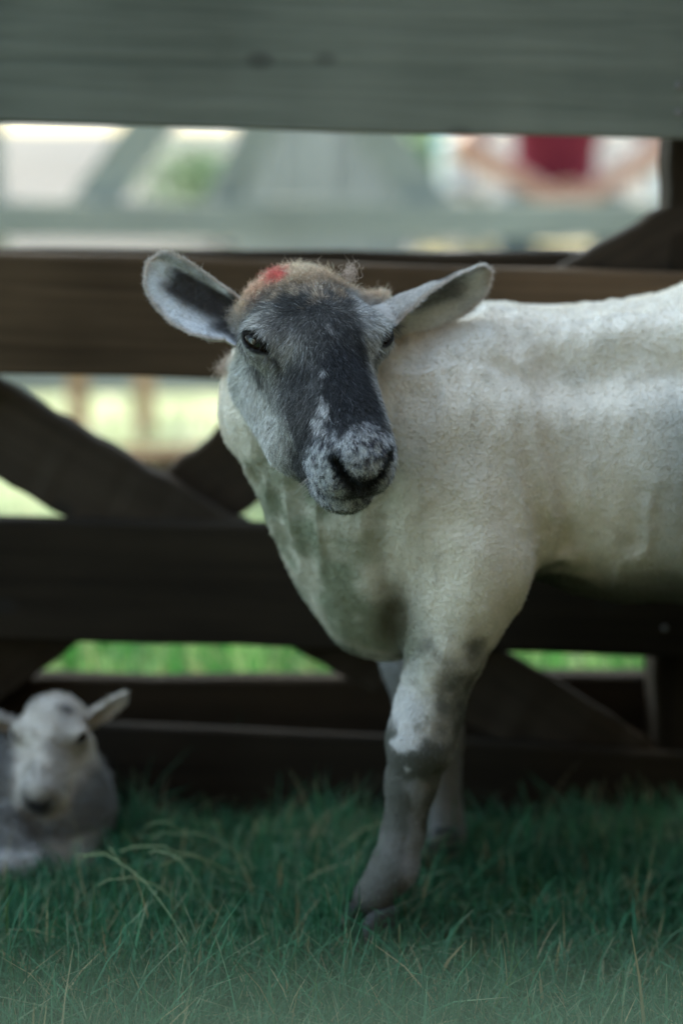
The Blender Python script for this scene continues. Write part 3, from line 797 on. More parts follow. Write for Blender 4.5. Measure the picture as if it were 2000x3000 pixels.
    # ears: pale blue-grey inside with a dark bare hollow, mottled outside
    a, s, sd = sep[:, 0], sep[:, 1]*np.where(sep[:, 3] == 0, -1.0, 1.0), sep[:, 2]      # s > 0 towards the upper edge
    inn = np.tile(V(0.78, 0.79, 0.79), (len(sv), 1)); inn = mix(inn, (0.45, 0.45, 0.45), sstep(0.45, 0.7, n_mid)*0.6)
    hol = sstep(0.66, 0.34, np.abs(s-0.12+0.25*(a-0.3)))*sstep(0.86, 0.66, a+0.1*(n_mid-0.5))
    hol = np.maximum(hol, sstep(0.26, 0.10, a)*sstep(-0.8, -0.4, s))
    hol = hol*np.where(sep[:, 3] == 1, 0.75, 1.0)
    inn = mix(inn, (0.028, 0.022, 0.02), hol*0.96)
    inn = mix(inn, (0.30, 0.295, 0.28), sstep(0.45, 0.7, s)*sstep(0.2, 0.5, a)*0.7)
    out = np.tile(V(0.48, 0.455, 0.42), (len(sv), 1)); out = mix(out, (0.14, 0.135, 0.13), sstep(0.5, 0.68, fbm(sv, 50, 2))*0.8)
    ec = np.where((sd > 0)[:, None], inn, out)
    rim = sstep(0.90, 0.97, np.maximum(np.abs(s), a))
    ec = mix(ec, (0.62, 0.53, 0.46), rim*0.85)
    c[is_ear] = ec[is_ear]
    return np.clip(c, 0.004, 0.8), lz, top
scol, slegw, stop = sheep_colour()
sheep = empty('sheep', (0.4, 2.1, 0))
tag(sheep, 'shorn cream ewe with grey face, dark nose blaze and red spot on its poll', 'sheep')
# relief of the shorn fleece: skin folds down the neck, comb ridges, a roll along the back
def fleece_relief():
    w_ = (1-headw)*(1-slegw)*(~is_ear)
    front = sstep(0.40, 0.25, sv[:, 0])
    wob = 0.010*(fbm(sv, 9.0, 2)-0.5)[:, None]*np.array([1, 1, 0])*4
    fold = 0.5-np.abs(2*vnoise((sv+wob)*np.array([1, 1, 0.12])+4, 36.0)-1)
    d = 0.0078*fold*front+0.0020*(fbm(sv, 70, 3)-0.5)+0.003*(vnoise(sv*np.array([0.25, 1, 1]), 34.0)-0.5)
    # the roll of skin below the backline
    cr = np.array([P(px, py, 2.02)[[0, 2]] for px, py in ((1250, 945), (1400, 985), (1560, 1035), (1680, 1048), (1850, 1022), (2000, 1010), (2300, 1000))])
    zc = np.interp(sv[:, 0], cr[:, 0], cr[:, 1]); dz = sv[:, 2]-zc
    near = (sn[:, 1] < 0.3)*sstep(cr[0, 0]-0.02, cr[2, 0], sv[:, 0])
    d = d+near*(0.017*np.exp(-((dz-0.010)/0.018)**2)-0.009*np.exp(-((dz+0.028)/0.024)**2))
    return d*w_
sv = sv+sn*fleece_relief()[:, None]
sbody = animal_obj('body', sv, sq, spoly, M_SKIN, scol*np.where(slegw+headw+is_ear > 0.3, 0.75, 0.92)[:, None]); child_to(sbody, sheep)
print('sheep', len(sv))
HQ = sq
# --- face hair
yv, xv, zv = S.R[:, 1], S.R[:, 0], S.R[:, 2]
fx = np.clip(x_/4.0, -1.2, 1.2)
flow = fx[:, None]*xv*0.75+yv*(0.75*sstep(-1.5, 2.0, y_)-0.55*sstep(0.5, -2.5, y_))[:, None]-zv*(0.55*sstep(2.5, 5.0, np.abs(x_)))[:, None]
flow = flow+V(0, 0, -0.35)*sstep(3, 6, np.abs(x_))[:, None]
ehole = np.ones(len(sv)); en, eu, ev = eye_frame(); am = sl_.copy(); am[:, 0] = np.abs(x_); rr = am-EYE
ehole *= 1-((np.sqrt(((rr@eu)/1.95)**2+((rr@ev-0.05)/1.10)**2) < 1.0) & (rr@en > 0))
bare = np.clip(scol.mean(1) < 0.016, 0, 1)*(y_ > 14)
poll = np.maximum(stop, headw*sstep(-2.6, -4.2, y_))
hd = headw*ehole*(1-0.85*bare)*1.5e6*(1-0.6*poll)
hlen = 0.0072*np.ones(len(sv)); hlen = hlen*(1-0.35*sstep(12, 15, y_))*(1-0.3*bare)
lay = 0.74*np.ones(len(sv))-0.15*sstep(13, 15, y_)
hair('face_hair', sheep, sv, HQ, sn, scol, hd, hlen, flow, lay, 0.00017, seed=1, var=0.75, jitter=0.24)
# --- curly wool on the poll
pd = np.maximum(stop, headw*sstep(-3.0, -5.4, y_+2.2*(fbm(sv, 60, 2)-0.5)))*5.0e5
flow_p = np.tile(V(0, 0, 1), (len(sv), 1))*0.6-yv*0.2
hair('poll_wool', sheep, sv, HQ, sn, scol*1.1, pd*1.6, 0.0075*np.ones(len(sv)), flow_p, 0.50*np.ones(len(sv)), 0.00020, pts=8, curl=0.0020, seed=2, var=0.32, jitter=0.7, clump=0.005)
# --- ears
ea = sep[:, 0]; es = sep[:, 1]
rimw = sstep(0.80, 0.97, np.maximum(np.abs(es), ea))
hol_ = (scol.mean(1) < 0.05)
ed = is_ear*(ea > 0.0)*(1.5e6+1.2e6*rimw)*(1-0.75*hol_)
eflow = np.zeros((len(sv), 3))
for k, e in enumerate(S.ears):
    u, vv, n, L = ear_axes(e[0], e[1], e[2]); mk = sep[:, 3] == k
    eflow[mk] = u*0.8+vv*(es[mk]*0.8)[:, None]
hair('ear_hair', sheep, sv, HQ, sn, scol, ed, 0.0040*np.ones(len(sv))*(1+0.15*rimw), eflow, 0.70-0.05*rimw, 0.00016, seed=3, var=0.35)
# --- fleece
wd = (1-headw)*(~is_ear)*(1-slegw)*(1-stop)
vis = 0.35+0.65*(sn[:, 1] < 0.45)
ffl = np.tile(V(0.25, 0, -0.75), (len(sv), 1))
hair('fleece', sheep, sv, HQ, sn, scol, wd*vis*2.8e5, 0.0032*np.ones(len(sv)), ffl, 0.60*np.ones(len(sv)), 0.00030, pts=5, curl=0.0008, seed=4, var=0.14, jitter=0.6)
# --- legs
hair('leg_hair', sheep, sv, HQ, sn, scol, slegw*(~is_ear)*4.0e5, 0.0042*np.ones(len(sv)), np.tile(V(0, 0.1, -1), (len(sv), 1)), 0.78*np.ones(len(sv)), 0.00026, seed=5, var=0.3)

# --- eyes
M_EYE, _nt, _b = mat('eye_dark_amber', (0.010, 0.006, 0.0035), 0.06, 0.07)
_b.inputs['Coat Weight'].default_value = 0.0
M_PUP = mat('pupil_black', (0.002, 0.002, 0.002), 0.08, 0.5)[0]
def uv_sphere(c, r, ax=None, nu=28, nv=18, squash=1.0):
    vs = [(0, 0, 1)]
    for i in range(1, nv):
        t = math.pi*i/nv
        for j in range(nu):
            a = 2*math.pi*j/nu; vs.append((math.sin(t)*math.cos(a), math.sin(t)*math.sin(a), math.cos(t)))
    vs.append((0, 0, -1)); fs = []
    for j in range(nu): fs.append((0, 1+j, 1+(j+1) % nu))
    for i in range(nv-2):
        for j in range(nu):
            a = 1+i*nu+j; b = 1+i*nu+(j+1) % nu; fs.append((a, a+nu, b+nu, b))
    l = len(vs)-1; o = 1+(nv-2)*nu
    for j in range(nu): fs.append((l, o+(j+1) % nu, o+j))
    v = np.array(vs)*r
    if ax is not None: v = v@np.array(ax).T
    return v+np.asarray(c), fs
def add_eyes(S, parent, er=EYE_R):
    for sgn in (1, -1):
        mir = V(sgn, 1, 1)
        n, u, vv = eye_frame()
        c = loc2w(S, EYE*mir); Rw = S.R
        nw, uw, vw = [(k*mir)@Rw.T for k in (n, u, vv)]
        v, f = uv_sphere(c, er*S.s)
        e = mesh_obj('eye', v, f, M_EYE, parent, smooth=True)
        # slit pupil: a low bar lying on the cornea
        pts = []
        for i in range(13):
            t = -1+2*i/12
            for h in (-1, 1):
                d_ = nw+uw*0.42*t+vw*0.14*h*math.sqrt(max(0.0, 1-t**4)); d_ /= np.linalg.norm(d_)
                pts.append(c+d_*er*S.s*1.004)
        fs = [(2*i, 2*i+2, 2*i+3, 2*i+1) for i in range(12)]
        mesh_obj('pupil', pts, fs, M_PUP, e)
add_eyes(S, sheep)

# --- lashes and whiskers as single hairs
def strands(name, parent, items, rad, col, m=None):
    hc = bpy.data.hair_curves.new(name); pts = 8
    hc.add_curves([pts]*len(items)); P_ = []
    for a, d, dr, L in items:
        for k in range(pts):
            x = k/(pts-1); P_.append(a+np.asarray(d)*L*x+np.asarray(dr)*L*x*x)
    hc.points.foreach_set('position', np.array(P_, np.float32).ravel())
    ra = hc.attributes.get('radius') or hc.attributes.new('radius', 'FLOAT', 'POINT')
    ra.data.foreach_set('value', np.tile(rad*(1-0.7*np.linspace(0, 1, pts)), len(items)).astype(np.float32))
    ca = hc.attributes.new('coat', 'FLOAT_COLOR', 'CURVE')
    ca.data.foreach_set('color', np.tile(np.array([*col, 1], np.float32), len(items)))
    hc.materials.append(m or M_HAIR)
    o = bpy.data.objects.new(name, hc); COL.objects.link(o); child_to(o, parent); return o
r_ = np.random.default_rng(8)
it = []
for sgn in (1, -1):
    n, u, vv = eye_frame(); mir = V(sgn, 1, 1)
    for k in range(34):
        t = -1.25+2.4*k/33
        a = EYE+u*t+vv*(0.80*(1-(t/1.7)**2))+n*1.75
        d = n*0.8+vv*(-0.25+0.2*r_.normal())+u*(0.25*t+0.15*r_.normal())
        it.append((loc2w(S, a*mir), (d*mir)@S.R.T, (-vv*0.5*mir)@S.R.T, 0.011*(0.8+0.4*r_.random())))
strands('eyelashes', sheep, it, 0.00022, (0.02, 0.018, 0.016))
it = []
for k in range(46):
    a = r_.uniform(-1, 1); q0 = V(3.6*np.sign(a)*(0.75+0.25*abs(a)), r_.uniform(12.5, 15.0), r_.uniform(-5.5, -1.5))
    if k > 30: q0 = V(2.0*a, r_.uniform(12.5, 14.5), -7.4)
    d = V(np.sign(q0[0])*0.8, 0.3, -0.35-0.5*(k > 30))+r_.normal(0, 0.25, 3)
    it.append((loc2w(S, q0), d@S.R.T, V(0, 0, -0.25), r_.uniform(0.008, 0.022)))
for k in range(6):
    q0 = V(-5.6, r_.uniform(-1.0, 4), r_.uniform(0.0, 3.0)); it.append((loc2w(S, q0), (V(-0.9, 0.1, 0.3)+r_.normal(0, 0.3, 3))@S.R.T, r_.normal(0, 0.6, 3), r_.uniform(0.012, 0.026)))
strands('whiskers', sheep, it, 0.00016, (0.55, 0.50, 0.45))
# stray tufts of wool that the shears missed: behind the cheek and on the poll
def tuft(items, pts=12):
    hc = bpy.data.hair_curves.new('wool_tuft'); hc.add_curves([pts]*len(items)); P_ = []
    for a, d, L, ph in items:
        e1 = np.cross(d, V(0.3, 1, 0.2)); e1 /= np.linalg.norm(e1); e2 = np.cross(d, e1)
        for k in range(pts):
            x = k/(pts-1); P_.append(a+d*L*x+0.0028*x**0.6*(e1*math.cos(ph+9*x)+e2*math.sin(ph+9*x)))
    hc.points.foreach_set('position', np.array(P_, np.float32).ravel())
    ra = hc.attributes.get('radius') or hc.attributes.new('radius', 'FLOAT', 'POINT')
    ra.data.foreach_set('value', np.tile(0.00018*(1-0.6*np.linspace(0, 1, pts)), len(items)).astype(np.float32))
    ca = hc.attributes.new('coat', 'FLOAT_COLOR', 'CURVE'); ca.data.foreach_set('color', np.tile(np.array([0.50, 0.40, 0.33, 1], np.float32), len(items)))
    hc.materials.append(M_HAIR); o = bpy.data.objects.new('wool_tuft', hc); COL.objects.link(o); child_to(o, sheep)
for c, d0, n in ((loc2w(S, V(-4.4, -5.6, 3.3)), V(0.25, 0, 0.9), 70), (P(672, 1085, 2.03), V(-0.9, -0.1, 0.1), 90), (P(690, 1060, 2.03), V(-0.8, -0.1, 0.3), 60)):
    tuft([(c+r_.normal(0, 0.0035, 3), (d0+r_.normal(0, 0.35, 3)), r_.uniform(0.005, 0.015), r_.random()*6.28) for k in range(n)])

# --- hooves
M_HOOF = mat('hoof_horn', (0.022, 0.021, 0.017), 0.55, 0.4)[0]
def hoof(parent, c, yaw, s=1.0):
    for sd in (-1, 1):
        vs = []; n = 14
        for lv, (z, sx, sy, off) in enumerate(((0.0, 0.030, 0.0135, 0.006), (0.004, 0.031, 0.014, 0.006), (0.022, 0.025, 0.0125, 0.0), (0.038, 0.019, 0.011, -0.006), (0.044, 0.012, 0.008, -0.008))):
            for k in range(n):
                a = 2*math.pi*k/n; ca, sa = math.cos(a), math.sin(a)
                tip = 1.0-0.35*max(0, ca)*abs(sa)
                vs.append((sx*ca*s+off*s, (sy*sa*tip+sd*0.0148)*s, z*s))
        fs = [tuple(reversed(range(n)))]+[(l*n+k, l*n+(k+1) % n, (l+1)*n+(k+1) % n, (l+1)*n+k) for l in range(4) for k in range(n)]+[tuple(range(4*n, 5*n))]
        v = np.array(vs)@rot_z(yaw).T+np.asarray(c)
        mesh_obj('hoof', v, fs, M_HOOF, parent, smooth=True)
fa = P(1090, 2625, 1.975); hoof(sheep, (fa[0]-0.006, fa[1]-0.006, 0.0), R(222), 1.1)
fb = P(1275, 2490, 2.215); hoof(sheep, (fb[0]-0.006, fb[1]-0.006, 0.0), R(215), 1.1)
c3_ = P(1400, 1290, 2.13)+V(0.66, 0.03, 0.035)
for s in (-1, 1): hoof(sheep, (c3_[0]+0.04+0.03, c3_[1]+s*0.085, 0.0), R(180), 1.1)
# ------------------------------------------------------------------ the lamb lying by the fence
Lm = Sheep(); Lm.R = frame(R(-8), R(43), R(3)); Lm.s = 0.0063; Lm.O = P(150, 2155, 2.23)
def lamb_head(q):
    q = q.copy(); q[:, 1] = np.where(q[:, 1] > 0, q[:, 1]*1.22, q[:, 1]*1.05); q[:, 2] *= 0.96
    return head_sdf(q)/1.1
Lm.ears = [(P(60, 2118, 2.26), P(-80, 2085, 2.24), V(0.1, -0.8, -0.55), 0.0115, PROF_R, PHI_R, 0.0, 0.35),
           (P(238, 2108, 2.26), P(374, 2030, 2.24), V(-0.10, -0.75, -0.65), 0.0105, PROF_R, PHI_R, 0.0, -0.35)]
LHC = loc2w(Lm, (0, 3, -2)).astype(np.float32)
def lamb_sdf(p):
    d = chain(p, [(P(165, 2200, 2.28), 0.034), (P(190, 2380, 2.27), 0.048), (P(150, 2470, 2.255), 0.062)], 0.03)
    c = P(150, 2460, 2.25); 
    d = smin(d, chain(p, [(V(c[0], c[1]+0.005, 0.068), 0.066), (V(c[0]-0.14, c[1]+0.02, 0.082), 0.080), (V(c[0]-0.30, c[1]+0.0, 0.082), 0.078)], 0.03), 0.03)
    for s, dx in ((-1, 0.0), (1, 0.03)):      # folded forelegs and hind legs
        k = V(c[0]-0.02+dx, c[1]-0.055+0.03*s, 0.025)
        d = smin(d, chain(p, [(V(c[0]-0.05, c[1]-0.02+0.04*s, 0.05), 0.028), (k, 0.017), (k+V(-0.085, -0.025, -0.004), 0.012), (k+V(-0.11, -0.02, -0.008), 0.013)], 0.008), 0.015)
        h = V(c[0]-0.31, c[1]+0.05*s, 0.06)
        d = smin(d, chain(p, [(h, 0.05), (h+V(0.06, -0.05, -0.03), 0.026), (h+V(0.0, -0.08, -0.042), 0.016), (h+V(0.09, -0.085, -0.045), 0.012)], 0.008), 0.02)
    m = ((p-LHC)**2).sum(1) < 0.17**2
    if m.any():
        pm = p[m]
        q = (((pm-Lm.O.astype(np.float32))@Lm.R.astype(np.float32))/np.float32(Lm.s)).astype(np.float32)
        dm = smin(d[m], lamb_head(q)*np.float32(Lm.s), 0.014)
        for e in Lm.ears:
            u = (e[1]-e[0])/np.linalg.norm(e[1]-e[0])
            dm = smin(dm, rc(pm, e[0]-0.022*u, e[0]-0.002*u, 0.015, 0.008), 0.008)
        d[m] = dm
    return d
lv, lq, lpoly, ln = build_animal(lamb_sdf, (-0.86, 2.08, -0.01), (-0.22, 2.38, 0.30), 0.0045, LHC, 0.10)
lv, lq, ln, lep = add_ears(Lm, lv, lq, ln)
ll = w2loc(Lm, lv); l_ear = lep[:, 3] >= 0
lcol = np.tile(V(0.50, 0.44, 0.375), (len(lv), 1))
lcol = mix(lcol, (0.28, 0.255, 0.23), sstep(0.5, 0.7, fbm(lv, 28, 3))*0.6)
nearh = (np.linalg.norm(lv-LHC, axis=1) < 0.13) & ~l_ear
lcol = mix(lcol, (0.03, 0.028, 0.03), np.clip(1.3*blob(ll, (0.2, 13.0, -2.2), (3.0, 2.8, 3.0)), 0, 1)*nearh)
lcol = mix(lcol, (0.05, 0.045, 0.045), np.clip(1.3*blob(ll, (-2.6, -3.6, 3.2), (1.6, 1.2, 1.4)), 0, 1)*0.85*nearh)
for sg in (1, -1): lcol = mix(lcol, (0.06, 0.055, 0.05), np.clip(1.2*blob(ll, (sg*5.6, 1.0, 1.4), (1.4, 1.3, 1.1)), 0, 1)*0.8*nearh)
lcol = mix(lcol, (0.50, 0.44, 0.41), (l_ear & (lep[:, 2] > 0))*0.4)
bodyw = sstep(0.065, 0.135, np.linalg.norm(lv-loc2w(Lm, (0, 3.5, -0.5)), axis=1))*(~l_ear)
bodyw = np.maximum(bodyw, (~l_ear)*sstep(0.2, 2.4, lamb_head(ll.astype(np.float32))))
lcol = mix(lcol, (0.12, 0.12, 0.115), bodyw*0.85)  # shade on the neck and body is put into the lamb's colour
lcol = mix(lcol, (0.55, 0.52, 0.50), sstep(0.045, 0.03, lv[:, 2])*sstep(2.25, 2.2, lv[:, 1])*0.9)
lamb = empty('lamb', (-0.45, 2.26, 0))
tag(lamb, 'small white lamb with dark nose lying in the grass by the fence', 'lamb')
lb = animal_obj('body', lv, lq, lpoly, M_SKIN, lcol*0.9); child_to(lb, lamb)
hair('fleece', lamb, lv, lq, ln, lcol, (~l_ear)*2.6e5+l_ear*4.0e5, np.where(l_ear, 0.004, 0.003+0.003*bodyw), np.tile(V(0, 0.1, -0.6), (len(lv), 1)), 0.5*np.ones(len(lv)), 0.0004, pts=5, curl=0.0008, seed=14, var=0.2, jitter=0.5, clump=0.009)
def lamb_eyes():
    for sgn in (1, -1):
        q = EYE*V(sgn, 1, 1); q = V(q[0], q[1]/1.22, q[2]/0.96)
        v, f = uv_sphere(loc2w(Lm, q), EYE_R*0.98*Lm.s, nu=16, nv=10)
        mesh_obj('eye', v, f, M_EYE, lamb, smooth=True)
lamb_eyes()

# ------------------------------------------------------------------ unseen roof added to keep the sun off the pen, unseen walls added to block sky
M_BEAM = wood_mat('blocker_timber', (0.09, 0.07, 0.055), (0.16, 0.13, 0.10), knots=0.3)
M_TIN, _nt, _b = mat('roof_sheet', (0.20, 0.19, 0.18), 0.55, 0.4)
RX0, RX1, RY0, RY1, RZ = -3.6, 1.3, 3.1, 5.5, 4.0
sun_blocker = empty('added_sun_blocker', (-1.2, 3.8, 0))
tag(sun_blocker, 'unseen timber roof added to keep the sun off the pen', 'sun_blocker')
def roof_sheet():
    xs = np.linspace(RX0, RX1, 260); vs = []
    for y, dz in ((RY0, 0.0), (RY1, 0.20)):
        for x in xs: vs.append((x, y, RZ+dz+0.018*math.sin(2*math.pi*x/0.152)))
    n = len(xs); fs = [(k, k+1, n+k+1, n+k) for k in range(n-1)]
    o = mesh_obj('roof_sheet', vs, fs, M_TIN, sun_blocker, smooth=True)
    md = o.modifiers.new('thickness', 'SOLIDIFY'); md.thickness = 0.004
roof_sheet()
for y, z in ((RY0+0.1, RZ-0.09), ((RY0+RY1)/2, RZ+0.01), (RY1-0.1, RZ+0.11)):
    board('beam', sun_blocker, ((RX0+RX1)/2, y, z), (RX1-RX0, 0.06, 0.14), 0, M_BEAM, seed=int(y*10))
for x in (RX0+0.15, RX1+0.0):
    for y, h in ((RY0+0.1, RZ-0.16), (RY1-0.1, RZ+0.04)):
        pass
        o = board('post', sun_blocker, (x, y, h/2), (h, 0.1, 0.1), 0, M_BEAM, seed=int(abs(x*10+y))); o.rotation_euler = (0, R(-90), 0)
sky_blocker = empty('added_sky_blocker', (1.5, -1.6, 0)); tag(sky_blocker, 'unseen dark board walls added behind the camera to block sky light', 'sky_blocker')
for k in range(19):
    o = board('board', sky_blocker, (-3.4+0.3*k, -1.6, 2.2), (4.4, 0.025, 0.292), 0, M_BEAM, seed=500+k, seg=4); o.rotation_euler = (0, R(-90), 0)
for k in range(14):  # side wall added out of view to block sky light from the right
    o = board('board', sky_blocker, (2.1, -1.42+0.3*k, 2.2), (4.4, 0.292, 0.025), 0, M_BEAM, seed=530+k, seg=4); o.rotation_euler = (0, R(-90), 0)
board('beam', sky_blocker, (-0.7, -1.70, 4.2), (5.6, 0.14, 0.16), 0, M_BEAM, seed=560); board('beam', sky_blocker, (-0.7, -1.70, 0.3), (5.6, 0.14, 0.16), 0, M_BEAM, seed=561)

# ------------------------------------------------------------------ near side of the pen: the rail the picture is taken over
M_NEAR = wood_mat('green_stained_rail', (0.020, 0.034, 0.025), (0.036, 0.055, 0.042))
pen_rail = empty('pen_rail', (0, 0.26, 0))
tag(pen_rail, 'grey green rail of the near pen fence, a blur along the bottom edge', 'fence')
board('rail', pen_rail, (0, 0.25, 0.677), (3.6, 0.03, 0.10), R(0.6), M_NEAR, seed=41)
board('rail', pen_rail, (0, 0.25, 0.35), (3.6, 0.03, 0.10), 0, M_NEAR, seed=42)
for x in (-1.2, 1.2):
    o = board('post', pen_rail, (x, 0.30, 0.36), (0.72, 0.07, 0.07), 0, M_NEAR, seed=46+int(x)); o.rotation_euler = (0, R(-90), 0)

# ------------------------------------------------------------------ grass
def grass_mat(name, transl=0.35):
    m, nt, b = mat(name, rough=0.6, spec=0.25)
    a = N(nt, 'ShaderNodeAttribute'); a.attribute_name = 'blade'
    nt.links.new(a.outputs['Color'], b.inputs['Base Color'])
    out = [n for n in nt.nodes if n.type == 'OUTPUT_MATERIAL'][0]
    t = nt.nodes.new('ShaderNodeBsdfTranslucent'); nt.links.new(a.outputs['Color'], t.inputs[0])
    mx = nt.nodes.new('ShaderNodeMixShader'); mx.inputs[0].default_value = transl
    nt.links.new(b.outputs[0], mx.inputs[1]); nt.links.new(t.outputs[0], mx.inputs[2]); nt.links.new(mx.outputs[0], out.inputs[0])
    return m
M_GRASS = grass_mat('grass_blade')
def blades(x, y, h, wd, seed, lean=0.35, seg=3, dry_or_sunlit=0.04, tips=0.25, green=(0.035, 0.085, 0.028), green2=(0.075, 0.15, 0.045)):
    r = np.random.default_rng(seed); n = len(x)
    az = r.random(n)*2*math.pi; ln_ = np.abs(r.normal(0, lean, n))+0.05
    dx, dy = np.cos(az), np.sin(az); fz = az+r.normal(0, 0.6, n)+math.pi/2
    wx, wy = np.cos(fz), np.sin(fz)
    lv_ = np.linspace(0, 1, seg+1)
    V_ = np.zeros((n, 2*(seg+1), 3)); Cc = np.zeros((n, 2*(seg+1), 3))
    mixv = r.random(n); bright = np.exp(r.normal(0, 0.20, n))
    base = (np.array(green)[None]*(1-mixv[:, None])+np.array(green2)[None]*mixv[:, None])*bright[:, None]
    isdry = r.random(n) < dry_or_sunlit; base[isdry] = np.array((0.30, 0.25, 0.13))*bright[isdry][:, None]*0.9
    wd = wd*np.exp(r.normal(0, 0.25, n)); istip = r.random(n) < tips
    gz = -0.008
    for k, t in enumerate(lv_):
        cx = x+dx*h*ln_*t**1.8; cy = y+dy*h*ln_*t**1.8; cz = gz+h*(t-0.22*ln_*t**2.4)
        ww = wd*(1-0.92*t**1.6)*(0.75+0.5*t*(1-t))
        V_[:, 2*k] = np.stack([cx-wx*ww, cy-wy*ww, cz], 1); V_[:, 2*k+1] = np.stack([cx+wx*ww, cy+wy*ww, cz], 1)
        tt = base*(0.85+0.3*t); 
        if k == seg: tt = np.where(istip[:, None], np.array((0.30, 0.29, 0.17))[None], tt)
        Cc[:, 2*k] = tt; Cc[:, 2*k+1] = tt
    o = (np.arange(n)*2*(seg+1))[:, None]
    q = np.concatenate([np.stack([o[:, 0]+2*k, o[:, 0]+2*k+1, o[:, 0]+2*k+3, o[:, 0]+2*k+2], 1) for k in range(seg)])
    return V_.reshape(-1, 3), q, Cc.reshape(-1, 3)
def grass_obj(name, sets, label):
    vs, qs, cs, off = [], [], [], 0
    for v, q, c in sets: vs.append(v); qs.append(q+off); cs.append(c); off += len(v)
    v = np.concatenate(vs); q = np.concatenate(qs); c = np.clip(np.concatenate(cs), 0, 0.6)
    me = bpy.data.meshes.new(name)
    me.vertices.add(len(v)); me.vertices.foreach_set('co', v.astype(np.float32).ravel())
    me.loops.add(4*len(q)); me.loops.foreach_set('vertex_index', q.astype(np.int32).ravel())
    me.polygons.add(len(q)); me.polygons.foreach_set('loop_start', np.arange(0, 4*len(q), 4, dtype=np.int32)); me.update(calc_edges=True)
    me.polygons.foreach_set('use_smooth', np.ones(len(q), bool))
    ca = me.attributes.new('blade', 'FLOAT_COLOR', 'POINT'); ca.data.foreach_set('color', np.column_stack([c, np.ones(len(c))]).astype(np.float32).ravel())
    me.materials.append(M_GRASS); o = bpy.data.objects.new(name, me); COL.objects.link(o)
    tag(o, label, 'grass', kind='stuff')
    return o
def scatter(n, x0, x1, y0, y1, seed, clump=0.5):
    r = np.random.default_rng(seed)
    x = r.uniform(x0, x1, int(n*2)); y = r.uniform(y0, y1, int(n*2))
    k = fbm(np.stack([x, y, 0*x], 1), 7.0, 2); keep = r.random(len(x)) < np.clip(1-clump+clump*2*(k-0.25), 0.1, 1)
    return x[keep][:n], y[keep][:n], k[keep][:n]
def lamb_keep(x, y):
    c = P(150, 2460, 2.25)
    return ~((x < c[0]+0.06) & (x > c[0]-0.4) & (y > c[1]-0.07) & (y < c[1]+0.09)) & ~((np.abs(y-(FY+0.02)) < 0.035))
r = np.random.default_rng(4)
x, y, k = scatter(80000, -0.75, 0.75, 1.35, 2.75, 5)
kp = lamb_keep(x, y); x, y, k = x[kp], y[kp], k[kp]
hgt = (0.022+0.042*k)*np.exp(r.normal(0, 0.32, len(x)))*(1-0.25*np.exp(-((y-2.35)/0.12)**2))
hoofs = np.minimum(np.hypot(x-fa[0], y-fa[1]), np.hypot(x-fb[0], y-fb[1])); hgt *= 1.0+0.35*sstep(0.09, 0.03, hoofs)
near = blades(x, y, hgt, 0.0016*np.exp(r.normal(0, 0.25, len(x))), 6, lean=0.75, green=(0.020, 0.080, 0.037), green2=(0.050, 0.148, 0.068))
xs_, ys_, _ = scatter(260, -0.65, 0.65, 1.4, 2.3, 15)
kp = lamb_keep(xs_, ys_); xs_, ys_ = xs_[kp], ys_[kp]
stalks = blades(xs_, ys_, 0.078*np.exp(r.normal(0, 0.3, len(xs_))), np.full(len(xs_), 0.0011), 16, lean=0.45, dry_or_sunlit=0.35, seg=5)
grass_obj('grass', [near, stalks], 'long dark green grass round the sheep at the foot of the fence')
x, y, k = scatter(30000, -3.2, 3.2, 2.75, 8.0, 25)
lawn1 = blades(x, y, 0.075*np.exp(r.normal(0, 0.3, len(x))), np.full(len(x), 0.006), 26, lean=0.5, seg=2, dry_or_sunlit=0.06, green=(0.028, 0.10, 0.022), green2=(0.065, 0.18, 0.045))
fade = sstep(3.6, 4.6, lawn1[0][:, 1])[:, None]; lawn1 = (lawn1[0], lawn1[1], lawn1[2]*(1-fade)+(lawn1[2]*0.5+np.array((0.44, 0.43, 0.31)))*fade)  # far lawn's sunlit brightness is put into its blade colours
x, y, k = scatter(14000, -3.0, 3.0, -0.6, 1.35, 27)
x2, y2, _ = scatter(9000, -2.6, -0.75, 1.35, 2.75, 28); x3, y3, _ = scatter(9000, 0.75, 2.6, 1.35, 2.75, 29)
x = np.concatenate([x, x2, x3]); y = np.concatenate([y, y2, y3])
lawn2 = blades(x, y, 0.085*np.exp(r.normal(0, 0.3, len(x))), np.full(len(x), 0.004), 30, lean=0.5, seg=2)
grass_obj('grass', [lawn1, lawn2], 'sunlit lawn grass beyond and around the pen fence')

# a handful of cut hay stems lying over the grass beside the lamb
def hay():
    r = np.random.default_rng(51); vs = []; fs = []
    m, nt, b = mat('hay_stem', (0.17, 0.21, 0.10), 0.6, 0.3)
    for k in range(9):
        a = P(r.uniform(140, 480), 2500, 2.0); x0 = a[0]; y0 = r.uniform(1.98, 2.12); L = r.uniform(0.07, 0.16); an = R(r.normal(-5, 40)); w0 = r.uniform(0.0005, 0.0010)
        z0 = 0.060+0.03*r.random(); cv = r.normal(0, 0.35); n = 9; o = len(vs)
        for i in range(n):
            t = i/(n-1); x = x0+L*t*math.cos(an); y = y0+L*t*math.sin(an)+cv*L*t*t; z = z0+0.02*math.sin(2.2*t+r.normal(0, 0.1))-0.05*t*t
            for j in range(4):
                q = 2*math.pi*j/4; vs.append((x, y+w0*math.cos(q), z+w0*math.sin(q)))
        for i in range(n-1):
            for j in range(4): fs.append((o+4*i+j, o+4*i+(j+1) % 4, o+4*i+4+(j+1) % 4, o+4*i+4+j))
    o = mesh_obj('hay', vs, fs, m, smooth=True); tag(o, 'loose wisp of pale hay stems lying on the grass by the lamb', 'hay', kind='stuff')
hay()
